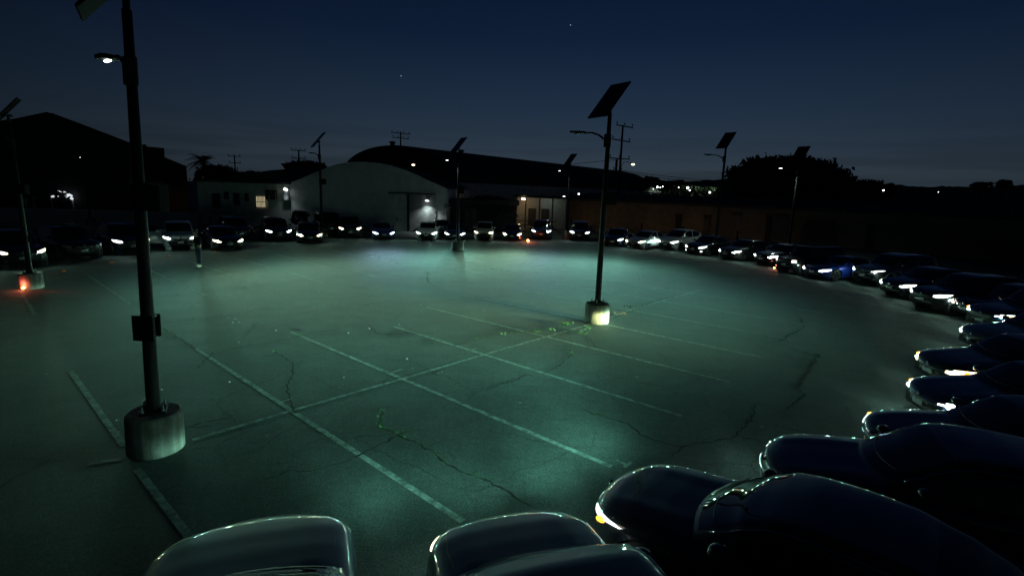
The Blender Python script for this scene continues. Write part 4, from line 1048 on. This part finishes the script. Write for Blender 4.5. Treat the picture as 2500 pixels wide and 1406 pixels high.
bmesh.ops.transform(bm, matrix=bi, verts=bm.verts[:]); new_obj('wall', bm, M_STUC, big)
for x_, y_ in ((955, 352), (1075, 361)):
    bm = bmesh.new(); t_ = (x_ - 950) / 525; q = q0.lerp(q1, t_); lathe(bm, [(.5, -.3), (.5, .5), (.75, .55), (.75, .8), (0, 1.0)], 12, Matrix.Translation(q)); bmesh.ops.transform(bm, matrix=bi, verts=bm.verts[:]); new_obj('roof_vent', bm, M_ROOF, big)
def floodlight(x, y, D_, label, m_=M_SODIUM, r_=.16):
    e = empty('floodlight', AT(x, y, D_)); tag(e, label, 'lamp', 'small lamps on the far buildings')
    bm = bmesh.new(); box(bm, (0, .3, .1), (r_ * 2, .4, r_)); bev(bm, .02); new_obj('housing', bm, M_BOX, e)
    bm = bmesh.new(); bmesh.ops.create_uvsphere(bm, u_segments=12, v_segments=8, radius=r_, matrix=Matrix.Diagonal((1.3, .8, .7, 1))); new_obj('lens', bm, m_, e, True); return e
floodlight(1009, 403, 60, 'small warm lamp glowing just above the pale hangar roof', M_WARM, .14)

# porch with warm lamp
po = empty('porch_building', AT(1310, 540, 62)); po.location.z = 0; tag(po, 'small pale building with open porch lit by a warm bulb', 'building')
pi2 = Matrix.Translation(po.location).inverted()
def ppart(nm, bm_, mt, smooth=False): bmesh.ops.transform(bm_, matrix=pi2, verts=bm_.verts[:]); return new_obj(nm, bm_, mt, po, smooth)
a, b_ = AT(1262, 482, 63), AT(1384, 490, 63)
bm = bmesh.new(); box(bm, ((a.x + b_.x) / 2, 66, a.z / 2), (b_.x - a.x, 5, a.z)); ppart('wall', bm, M_CORR)
bm = bmesh.new(); box(bm, ((a.x + b_.x) / 2, 64.6, a.z + .15), (b_.x - a.x + 1, 8, .25)); ppart('roof', bm, M_DARKW)
for x_ in (1284, 1318, 1350):
    bm = bmesh.new(); q = AT(x_, 490, 60.8); box(bm, (q.x, 60.8, a.z / 2), (.15, .15, a.z)); ppart('post', bm, M_DARKW)
for x_ in (1300, 1332):
    bm = bmesh.new(); q = AT(x_, 500, 63.4); box(bm, (q.x, 63.45, 1.35), (.95, .1, 2.0)); ppart('door', bm, M_DARKW)
bm = bmesh.new(); q = AT(1300, 532, 60.5); box(bm, (q.x, 60.5, 1.0), (5.5, .06, .08)); box(bm, (q.x, 60.5, .55), (5.5, .06, .06)); ppart('railing', bm, M_DARKW)
e = floodlight(1278, 486, 60.5, 'warm bulb on the corner of the small porch', M_SODIUM, .17)
lightat(e, (0, 1.2, -.3), 30, (1, .62, .28))
e = floodlight(1377, 481, 61, 'white bulb on the right corner of the porch roof', M_WHITE, .13); lightat(e, (-1.5, 1, -.5), 12, (.8, 1, .9))
bm = bmesh.new()
for k in range(900):
    a_ = random.uniform(0, 2 * PI); r_ = random.random() ** .5
    leaf(bm, AT(1195, 515, 57) + Vector((3.2 * r_ * math.cos(a_), random.uniform(-1, 1), 2.2 * r_ * math.sin(a_) - .3)), random.uniform(.2, .5), 1.2)

# ------------------------------------------------------------------ trees
M_LEAF = mat('night_foliage', (.035, .055, .025), .8, noise=(1.5, .5, 1.5))
M_BARK = mat('bark', (.06, .045, .035), .9, noise=(6, .6, 1.3))
bm.free()
def tree(name, label, base, rx, rz, cz, n, lf, trunk=.3, flat=.0, ry=None, cat='tree', group='trees around the lot'):
    e = empty(name, base); tag(e, label, cat, group); ry = ry or rx
    b = bmesh.new(); rnd = random.Random(sum(ord(ch) * (i + 1) for i, ch in enumerate(label)))
    tube(b, [(0, 0, -.1), (.05, 0, cz * .4), (-.05, .05, cz * .8), (0, 0, cz)], [trunk, trunk * .8, trunk * .6, trunk * .3], 8)
    for k in range(6):
        a = k * PI / 3 + .3
        tube(b, [(0, 0, cz * .55), (rx * .35 * math.cos(a), ry * .35 * math.sin(a), cz * .85), (rx * .7 * math.cos(a), ry * .7 * math.sin(a), cz + rz * .25)], [trunk * .5, trunk * .3, trunk * .1], 6)
    new_obj('trunk', b, M_BARK, e, True)
    b = bmesh.new(); clumps = []
    for k in range(60):
        v = Vector((rnd.gauss(0, 1), rnd.gauss(0, 1), rnd.gauss(0, 1))).normalized() * rnd.uniform(.55, .92)
        if v.z < -.55: v.z = -.55
        clumps.append(v)
    for k in range(n):
        c = rnd.choice(clumps) if rnd.random() < .75 else Vector((rnd.uniform(-1, 1), rnd.uniform(-1, 1), rnd.uniform(-.5, 1))).normalized() * rnd.random() ** .4 * .85
        v = c + Vector((rnd.gauss(0, .125), rnd.gauss(0, .125), rnd.gauss(0, .10)))
        v = Vector([math.copysign(abs(q_) ** e_, q_) for q_, e_ in zip(v, (.85, .85, .72))]); p = Vector((v.x * rx, v.y * ry, cz + v.z * rz))
        d = Vector((rnd.gauss(0, .5), rnd.gauss(0, .5), rnd.uniform(.2, 1.2))).normalized(); s = lf * rnd.uniform(.5, 1.3)
        q = d.orthogonal().normalized() * s * .3
        q.rotate(Matrix.Rotation(rnd.uniform(0, 6.28), 3, d))
        b.faces.new([b.verts.new(x) for x in (p - d * s * .5, p + q, p + d * s * .6, p - q)])
    new_obj('crown', b, M_LEAF, e)
    return e
def tree_at(name, label, x, ytop, ybot, D_, wpx, n, lf, **k):
    t_, b_ = AT(x, ytop, D_), AT(x, ybot, D_)
    rz = (t_.z - b_.z) / 2 * .93; cz = (t_.z + b_.z) / 2; rx = wpx * D_ / F / 2 * .98
    return tree(name, label, Vector((t_.x, D_, 0)), rx, rz, cz, n, lf, **k)
tree_at('round_tree', 'big round dark tree rising behind the low building on the right', 1935, 380, 545, 76, 268, 75000, .6, trunk=.5, ry=6)
tree_at('bush', 'green bush against the hangar wall by the corner lamp', 732, 512, 556, 51, 42, 2600, .16, trunk=.05, cat='bush')
tree_at('dark_tree', 'dark tree mass between the hangar and the porch', 1190, 478, 545, 58, 150, 7000, .4)
tree_at('dark_tree', 'low dark tree left of the office wing beside the palm', 530, 400, 470, 80, 90, 6000, .5)
tree_at('dark_tree', 'dark bushy treetop above the roofs behind the low wing', 745, 391, 450, 100, 100, 6000, .6)
tree_at('dark_tree', 'dark rounded tree left of the palm on the skyline', 590, 415, 470, 95, 120, 6000, .6)
tree_at('dark_tree', 'dark treetop just right of the utility pole', 1590, 430, 480, 150, 55, 3500, .8)
tree_at('dark_tree', 'narrow dark treetop below the street light', 1545, 428, 470, 150, 16, 900, .7)
tree_at('dark_tree', 'flat-topped dark tree right of the big round tree', 2125, 438, 500, 130, 66, 4500, .7)
tree_at('dark_tree', 'small dark tree beyond the flat-topped one on the skyline', 2172, 447, 480, 160, 26, 1200, .7)
tree_at('dark_tree', 'round lone tree on the skyline near the right edge', 2454, 438, 462, 220, 30, 1800, .7)
tree_at('dark_tree', 'wide low tree on the skyline left of the lone round one', 2400, 443, 470, 220, 45, 2000, .8)
tree_at('dark_tree', 'dark tree in front of the distant lights right of the utility pole', 1700, 452, 500, 110, 130, 6000, .7)
tree_at('dark_tree', 'dark tree near the horizon left of the solar lamp by the round tree', 1650, 440, 490, 160, 80, 4000, .9)
tree_at('dark_tree', 'bush-like dark tree by the arched window of the gabled building', 152, 462, 500, 62, 50, 1500, .3)

# palm
e = empty('palm_tree', Vector((AT(497, 400, 85).x, 85, 0))); tag(e, 'palm tree silhouetted left of the office wing', 'palm tree', 'trees around the lot')
zt = AT(497, 392, 85).z
b = bmesh.new(); tube(b, [(0, 0, 0), (.2, 0, zt * .5), (0, 0, zt)], [.35, .28, .25], 10); new_obj('trunk', b, M_BARK, e, True)
b = bmesh.new()
for k in range(30):
    a = random.uniform(0, 2 * PI); el = random.uniform(-.2, 1.1); ln = random.uniform(2.0, 2.9)
    pts = []
    for j in range(9):
        t_ = j / 8; r_ = ln * t_ * math.cos(el * (1 - t_ * .4)); pts.append(Vector((r_ * math.cos(a), r_ * math.sin(a), zt + ln * t_ * math.sin(el) - 1.5 * t_ * t_)))
    for j in range(8):
        d = (pts[j + 1] - pts[j]).normalized(); sdv = d.cross(Vector((0, 0, 1))).normalized()
        for s_ in (1, -1):
            for q in (0, .5):
                p = pts[j].lerp(pts[j + 1], q); w2 = .55 * math.sin(PI * min(1, (j + q + 1) / 9)) + .1
                b.faces.new([b.verts.new(x) for x in (p, p + d * .12, p + sdv * s_ * w2 + d * .25 - Vector((0, 0, w2 * .5)))])
new_obj('fronds', b, M_LEAF, e)

# ------------------------------------------------------------------ left gabled building
lb = empty('gabled_building', AT(150, 530, 62)); lb.location.z = 0; tag(lb, 'large dark gabled building filling the left background', 'building')
li = Matrix.Translation(lb.location).inverted()
def lpart(nm, bm_, mt, parent=None, smooth=False): bmesh.ops.transform(bm_, matrix=li, verts=bm_.verts[:]); return new_obj(nm, bm_, mt, parent or lb, smooth)
DL = 62
bm = bmesh.new(); P = [AT(x, y, DL) for x, y in ((-420, 330), (0, 298), (45, 292), (122, 276), (200, 305), (312, 348), (312, 400))]
z0 = [Vector((P[0].x, DL, 0))]; P = [Vector((P[0].x, DL, 0))] + P[:-1] + [Vector((P[-1].x, DL, 0))]
prism(bm, P[::-1], (0, .4, 0)); lpart('front_wall', bm, M_DARKW)
bm = bmesh.new(); ring = [Vector((p.x, p.y - .4, p.z + .05)) for p in P[1:-1]]
a0 = [bm.verts.new(v) for v in ring]; a1 = [bm.verts.new(v + Vector((-19, 24, 0))) for v in ring]
for k in range(len(ring) - 1): bm.faces.new((a0[k], a0[k + 1], a1[k + 1], a1[k]))
bmesh.ops.solidify(bm, geom=bm.faces[:], thickness=.25); lpart('roof', bm, M_ROOF)
bm = bmesh.new(); P = [AT(x, y, DL + 3) for x, y in ((310, 353), (357, 353), (358, 358), (401, 362), (402, 384), (455, 406))]
P = [Vector((P[0].x, DL + 3, 0))] + P + [Vector((P[-1].x, DL + 3, 0))]; prism(bm, P[::-1], (-10, 14, 0)); lpart('annex', bm, M_DARKW)
# arched entrance; its broken highlights are put in as small glowing pieces
bm = bmesh.new(); a, b_ = AT(126, 480, DL - .2), AT(181, 524, DL - .2); box(bm, ((a.x + b_.x) / 2, DL - .1, (a.z + b_.z) / 2), (b_.x - a.x, .16, a.z - b_.z)); wo = lpart('large_window', bm, M_TRIM)
bm = bmesh.new(); cx, cz, wx_, hz_ = (a.x + b_.x) / 2, (a.z + b_.z) / 2, b_.x - a.x, a.z - b_.z
for q in ((cx, cz - hz_ / 2 - .06, wx_ + .3, .12), (cx - wx_ / 2 - .06, cz, .12, hz_), (cx + wx_ / 2 + .06, cz, .12, hz_)): box(bm, (q[0], DL - .2, q[1]), (q[2], .16, q[3]))
lpart('frame', bm, M_STUC, wo)
M_GLINT = mat('highlight_glow', (.8, .85, .9), .3, emis=(.85, .92, 1), es=.9)
fan = None
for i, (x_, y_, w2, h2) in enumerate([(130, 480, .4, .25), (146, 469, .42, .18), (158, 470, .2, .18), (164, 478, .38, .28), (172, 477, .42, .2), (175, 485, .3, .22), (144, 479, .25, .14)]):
    bm = bmesh.new(); q = AT(x_, y_, DL - .5); box(bm, q, (w2, .1, h2), 0, 0, Matrix.Rotation(R(random.uniform(-30, 30)), 4, 'Y')); lpart('highlight_bit', bm, M_GLINT, wo)
bm = bmesh.new(); a, b_ = AT(350, 484, DL - .2), AT(371, 524, DL - .2); box(bm, ((a.x + b_.x) / 2, DL - .1 + 3, (a.z + b_.z) / 2), (b_.x - a.x, .2, a.z - b_.z)); lpart('door', bm, M_TRIM)
e = floodlight(374, 483, DL - .6, 'warm yellow lamp by the door of the gabled building', M_SODIUM, .12); lightat(e, (0, -.1, -.2), 7, (1, .7, .25))
# pipe
bm = bmesh.new(); a = AT(80, 483, DL - .3); b_ = AT(87, 528, DL - .3); tube(bm, [a, b_], .12, 8); box(bm, a + Vector((0, 0, .05)), (.5, .3, .2)); o = new_obj('vent_pipe', bm, M_CORR); tag(o, 'thin pale leaning pipe beside the small white sign on the left', 'pipe')
sg = empty('small_sign', AT(66, 545, 40)); sg.location.z = 0; tag(sg, 'small white sign on a thin post above the leftmost lamp box', 'sign')
si2 = Matrix.Translation(sg.location).inverted()
bm = bmesh.new(); q = AT(60, 492, 40); box(bm, q, (.34, .04, .56), 0, 0, Matrix.Rotation(R(6), 4, 'Y')); bmesh.ops.transform(bm, matrix=si2, verts=bm.verts[:]); new_obj('sign_plate', bm, M_CORR, sg)
bm = bmesh.new(); tube(bm, [q + Vector((0, .06, 0)), AT(67, 545, 40), Vector((AT(68, 545, 40).x, 40, 0))], .025, 6); bmesh.ops.transform(bm, matrix=si2, verts=bm.verts[:]); new_obj('post', bm, M_BOLT, sg)
# low wall behind the left cars
bm = bmesh.new(); a, b_ = AT(-60, 560, 48), AT(480, 548, 50); zt = AT(300, 538, 49).z
prism(bm, [Vector((a.x, a.y, 0)), Vector((b_.x, b_.y, 0)), Vector((b_.x, b_.y, 1.25)), Vector((a.x, a.y, 1.25))], (0, .3, 0)); o = new_obj('low_wall', bm, M_STUCG); tag(o, 'low greenish wall behind the cars on the left', 'wall')

# ------------------------------------------------------------------ low tan building on the right
A, B = G(1385, 547), G(2640, 655); A.z = B.z = 0; H = 3.35
rb = empty('low_building', (A + B) / 2); tag(rb, 'long low tan building with doors along the right background', 'building')
ri = Matrix.Translation(rb.location).inverted(); d = (B - A).normalized(); n = Vector((d.y, -d.x, 0)); n = n if n.y < 0 else -n
def rpart(nm, bm_, mt, parent=None): bmesh.ops.transform(bm_, matrix=ri, verts=bm_.verts[:]); return new_obj(nm, bm_, mt, parent or rb)
bm = bmesh.new(); prism(bm, [A, B, B + Vector((0, 0, H)), A + Vector((0, 0, H))], -n * 9); rpart('wall', bm, M_OWALL)
bm = bmesh.new(); U = Vector((0, 0, 1)); prism(bm, [A + n * .35 + U * H, A + n * .35 + U * (H + .3), A - n * 4.5 + U * (H + 1.1), A - n * 9.3 + U * (H + .3), A - n * 9.3 + U * H], (B - A)); rpart('roof', bm, M_ROOF)
def wallpt(x):     # where a vertical sight plane meets the wall
    r = ray(x, 540); r.z = 0
    den = r.x * d.y - r.y * d.x
    t = (A.x * d.y - A.y * d.x) / den
    return Vector((r.x * t, r.y * t, 0))
rz_ = math.atan2(d.y, d.x)
for nm, x0, x1, zb, zt, mt in (('door', 1650, 1664, .0, 2.15, M_DARKW), ('door', 1719, 1735, 0, 2.2, M_TRIM), ('window', 1788, 1808, 1.35, 2.6, mat('grey_shutter', (.20, .19, .19), .8)), ('door', 1872, 1884, 0, 2.6, M_TRIM), ('panel', 1890, 1925, .2, 2.7, mat('grey_panel', (.13, .13, .14), .8)), ('door', 2120, 2142, 0, 2.3, M_TRIM)):
    a, b_ = wallpt(x0), wallpt(x1); bm = bmesh.new(); c_ = (a + b_) / 2 + n * .03; box(bm, (c_.x, c_.y, (zb + zt) / 2 + .01), ((b_ - a).length, .14, zt - zb), rz_); o = rpart(nm, bm, mt)
    bm = bmesh.new(); box(bm, (c_.x + n.x * .05, c_.y + n.y * .05, zt + .09), ((b_ - a).length + .25, .16, .12), rz_); rpart('lintel', bm, M_DARKW, o)
bm = bmesh.new(); ca = (wallpt(1960) + wallpt(2052)) / 2; ww = (wallpt(2052) - wallpt(1960)).length
prism(bm, [ca - d * ww / 2 + n * .02, ca + d * ww / 2 + n * .02, ca + d * ww / 2 + n * .02 + U * 1.5, ca + d * ww * .36 + n * .02 + U * 2.5, ca - d * ww * .36 + n * .02 + U * 2.5, ca - d * ww / 2 + n * .02 + U * 1.5], n * .12); rpart('arched_doorway', bm, mat('brown_door', (.10, .075, .065), .8))
e = empty('wall_lamp', wallpt(1560) + n * .5 + U * 2.9); tag(e, 'dim orange lamp under the eaves of the low tan building', 'lamp', 'lamps on building walls')
bm = bmesh.new(); box(bm, (0, 0, .05), (.2, .2, .12)); bev(bm, .02); new_obj('housing', bm, M_BOX, e)
# unseen lights added in the lane behind the cars to warm this wall
def add_wall_light(x, dd, w_, label):
    p = wallpt(x) + n * dd
    e = empty('added_wall_light', Vector((p.x, p.y, 0))); tag(e, label, 'helper light', 'unseen lights added to warm the wall')
    b = bmesh.new(); lathe(b, [(.08, 0), (.08, .8), (.1, .82), (.1, 1.0), (0, 1.05)], 12); new_obj('post', b, M_BOX, e)
    lightat(e, (n.x * -.3, n.y * -.3, .9), w_ * .8, (1, .66, .40), size=.1)
add_wall_light(1430, 3.2, 11, 'unseen added wall light behind the far dark suv')
add_wall_light(1500, 3.2, 9, 'unseen added wall light behind the dark blue sedan')
add_wall_light(1600, 3.2, 9, 'unseen added wall light behind the white cars')
add_wall_light(1700, 3.2, 11, 'unseen added wall light behind the white hatchback')
add_wall_light(1830, 3.0, 5, 'unseen added wall light behind the dark grey sedan')

# ------------------------------------------------------------------ utility poles
M_WOOD = mat('creosoted_wood', (.04, .03, .025), .9)
def upole(x, ytop, D_, label, arms, lean=0, dx=0):
    t_ = AT(x, ytop, D_); e = empty('utility_pole', Vector((t_.x, D_, 0))); tag(e, label, 'utility pole', 'wooden utility poles')
    b = bmesh.new(); tube(b, [(0, 0, 0), (0, 0, t_.z * .5), (0, 0, t_.z)], [.2, .17, .13], 10); new_obj('pole', b, M_WOOD, e, True)
    for (ya, x0, x1, pins, tl) in arms:
        za = AT(x, ya, D_).z; w0, w1 = (x0 - x) * D_ / F, (x1 - x) * D_ / F
        b = bmesh.new(); box(b, ((w0 + w1) / 2, -.16, za), (w1 - w0, .12, .14), 0, 0, Matrix.Rotation(R(tl), 4, 'Y')); ao = new_obj('crossarm', b, M_WOOD, e)
        for k in range(pins):
            xx = w0 + (w1 - w0) * (k + .15) / (pins - .7 + 1e-6); zz = za - math.tan(R(tl)) * (xx - (w0 + w1) / 2)
            b = bmesh.new(); lathe(b, [(.03, 0), (.03, .15), (.09, .18), (.09, .3), (.04, .4), (0, .42)], 8, Matrix.Translation((xx, -.16, zz + .07))); new_obj('insulator', b, M_BOX, ao)
    return e
upole(978, 322, 110, 'utility pole with two crossarms above the vaulted hangar', [(326, 956, 1001, 4, 4), (338, 959, 998, 4, 4)])
upole(729, 366, 105, 'utility pole with two crossarms behind the low wing', [(368, 711, 747, 4, 2), (387, 712, 747, 3, 2)])
upole(572, 380, 120, 'small distant utility pole right of the palm', [(382, 557, 588, 3, 1), (398, 558, 588, 3, 1), (413, 562, 580, 2, 1)])
up = upole(1521, 306, 74, 'tall utility pole with three crossarms and a street light right of the tall solar lamp', [(309, 1504, 1545, 3, 8), (344, 1496, 1541, 3, 8), (388, 1492, 1543, 3, 2), (418, 1503, 1527, 2, 2)])
q = AT(1545, 402, 74); lo = q - up.location
b = bmesh.new(); tube(b, [(0, -.1, AT(1520, 412, 74).z), (.45, -.1, lo.z + .25), (1.0, -.1, lo.z + .32), (lo.x - .15, -.1, lo.z + .12)], .035, 6); new_obj('lamp_arm', b, M_BOX, up, True)
b = bmesh.new(); bmesh.ops.create_uvsphere(b, u_segments=14, v_segments=8, radius=.2, matrix=Matrix.Translation((lo.x, -.1, lo.z)) @ Matrix.Diagonal((1.25, .8, .6, 1))); new_obj('lamp_head', b, M_WARM, up, True)
b = bmesh.new(); box(b, (-.55, -.1, AT(1520, 405, 74).z), (.3, .3, 1.6)); bev(b, .05); new_obj('transformer', b, M_BOX, up)
# wires
def wire(p, q_, sag, label):
    b = bmesh.new(); P = [Vector(p).lerp(Vector(q_), k / 16) - Vector((0, 0, sag * 4 * (k / 16) * (1 - k / 16))) for k in range(17)]
    tube(b, P, .035, 5); o = new_obj('power_line', b, M_POLE); tag(o, label, 'cable', 'overhead power lines')
wire(AT(1521, 419, 74), AT(1780, 443, 60), .4, 'lower thick power line running right from the tall utility pole')
wire(AT(1521, 417, 74), AT(2100, 455, 70), .6, 'upper thin power line running right from the tall utility pole')
wire(AT(1521, 388, 74), AT(1521, 388, 74) + Vector((-70, 60, -2)), 1.5, 'power line running back left from the tall utility pole')

# ------------------------------------------------------------------ distant hills, houses, lights
bm = bmesh.new()
SK = [(-700, 470), (300, 455), (1180, 440), (1480, 432), (1560, 444), (1600, 440), (1660, 445), (1720, 440), (1790, 437), (1860, 440), (1950, 448), (2080, 452), (2110, 448), (2200, 452), (2240, 457), (2300, 455), (2400, 458), (2500, 452), (2650, 450), (3300, 470)]
DH = 420; prev = None
pts = []
for (xa2, ya2), (xb2, yb2) in zip(SK, SK[1:]):
    nst = max(2, int(abs(xb2 - xa2) / 9))
    for k in range(nst):
        t_ = k / nst; pts.append((xa2 + (xb2 - xa2) * t_, ya2 + (yb2 - ya2) * t_ + random.uniform(-1.6, 1.2)))
for (x_, y_) in pts:
    t_ = AT(x_, y_, DH); cur = [bm.verts.new((t_.x * .55, DH * .55, -.5)), bm.verts.new((t_.x * .8, DH * .8, t_.z * .55)), bm.verts.new(t_), bm.verts.new((t_.x * 1.3, DH * 1.3, -1))]
    if prev:
        for k in range(3): bm.faces.new((prev[k], prev[k + 1], cur[k + 1], cur[k]))
    prev = cur
tag(new_obj('hills', bm, mat('dark_hillside', (.018, .022, .018), .95, noise=(.05, .5, 1.6))), kind='structure')
LBL = ['bright white light leftmost of the hillside cluster of three', 'faint middle light of the hillside cluster of three', 'white light rightmost of the hillside cluster of three',
       'small lone light between the hillside cluster and the large hillside light', 'large white light on the hillside, biggest of all', 'small light just below the large hillside light', 'white light above the hipped roof house',
       'white light low down just right of the utility pole', 'faint light lower right of the one by the utility pole', 'white light on the big hangar left of the tall solar lamp', 'white light on the skyline just right of the round tree', 'faintest light far right under the skyline', 'very faint light left of the hillside cluster of three']
LT = [(1605, 457, 1.0, 'brightest'), (1612, 458, .5, 'second'), (1618, 456, .6, 'third'), (1657, 458, .5, 'lone'), (1679, 459, 1.3, 'big'), (1684, 465, .7, 'lower'), (1733, 470, 1.0, 'roof-top'),
      (1523, 480, .9, 'pole-side'), (1553, 488, .7, 'low'), (1413, 474, .9, 'hangar-side'), (2157, 465, .8, 'right-hand'), (2291, 469, .4, 'far right'), (1595, 462, .4, 'left')]
for i, (x_, y_, s_, nm) in enumerate(LT):
    D_ = 92 if x_ < 1560 and x_ > 1500 else (80 if x_ < 1500 else 104)
    e = empty('distant_light', AT(x_, y_, D_)); tag(e, LBL[i], 'light', 'distant lights on the hillside')
    r_ = .17 * s_ * D_ / 150 * 1.5
    b = bmesh.new(); bmesh.ops.create_icosphere(b, subdivisions=2, radius=r_); new_obj('bulb', b, M_BULB, e, True)
    b = bmesh.new(); tube(b, [(0, r_, 0), (0, r_, -3)], .06, 5); new_obj('post', b, M_BOX, e)
# two houses under the lights
for (x_, y_, w_, lab) in ((1735, 480, 40, 'small house with hipped roof lit from above on the hillside'), (1690, 478, 22, 'small pale house beside the hipped one on the hillside'), (1600, 470, 34, 'pale house wall among trees on the hillside')):
    c_ = AT(x_, y_, 107); ww = w_ * 107 / F
    e = empty('hillside_house', Vector((c_.x, 107, 0))); tag(e, lab, 'house', 'houses on the hillside')
    b = bmesh.new(); box(b, (0, 3, c_.z / 2), (ww * .8, 5, c_.z)); new_obj('wall', b, M_STUC, e)
    b = bmesh.new(); vs = [(-ww / 2, 0, c_.z), (ww / 2, 0, c_.z), (ww / 2, 6, c_.z), (-ww / 2, 6, c_.z), (-ww * .1, 3, c_.z + 1.1), (ww * .1, 3, c_.z + 1.1)]
    V = [b.verts.new(v) for v in vs]
    for f in ((0, 1, 5, 4), (1, 2, 5), (2, 3, 4, 5), (3, 0, 4), (3, 2, 1, 0)): b.faces.new([V[k] for k in f])
    new_obj('roof', b, M_STUCG, e)
    lightat(e, (0, -1.5, c_.z + 2.2), 60, (.85, 1, .85))
# stars
for x_, y_, lab in ((1393, 62, 'tiny star high above the tall solar lamp'), (979, 186, 'tiny star above the utility pole on the hangar')):
    b = bmesh.new(); bmesh.ops.create_icosphere(b, subdivisions=2, radius=2.1); o = new_obj('star', b, mat('star', (1, 1, 1), .5, emis=(.8, .9, 1), es=.5)); o.location = AT(x_, y_, 2600)
    tag(o, kind='structure')
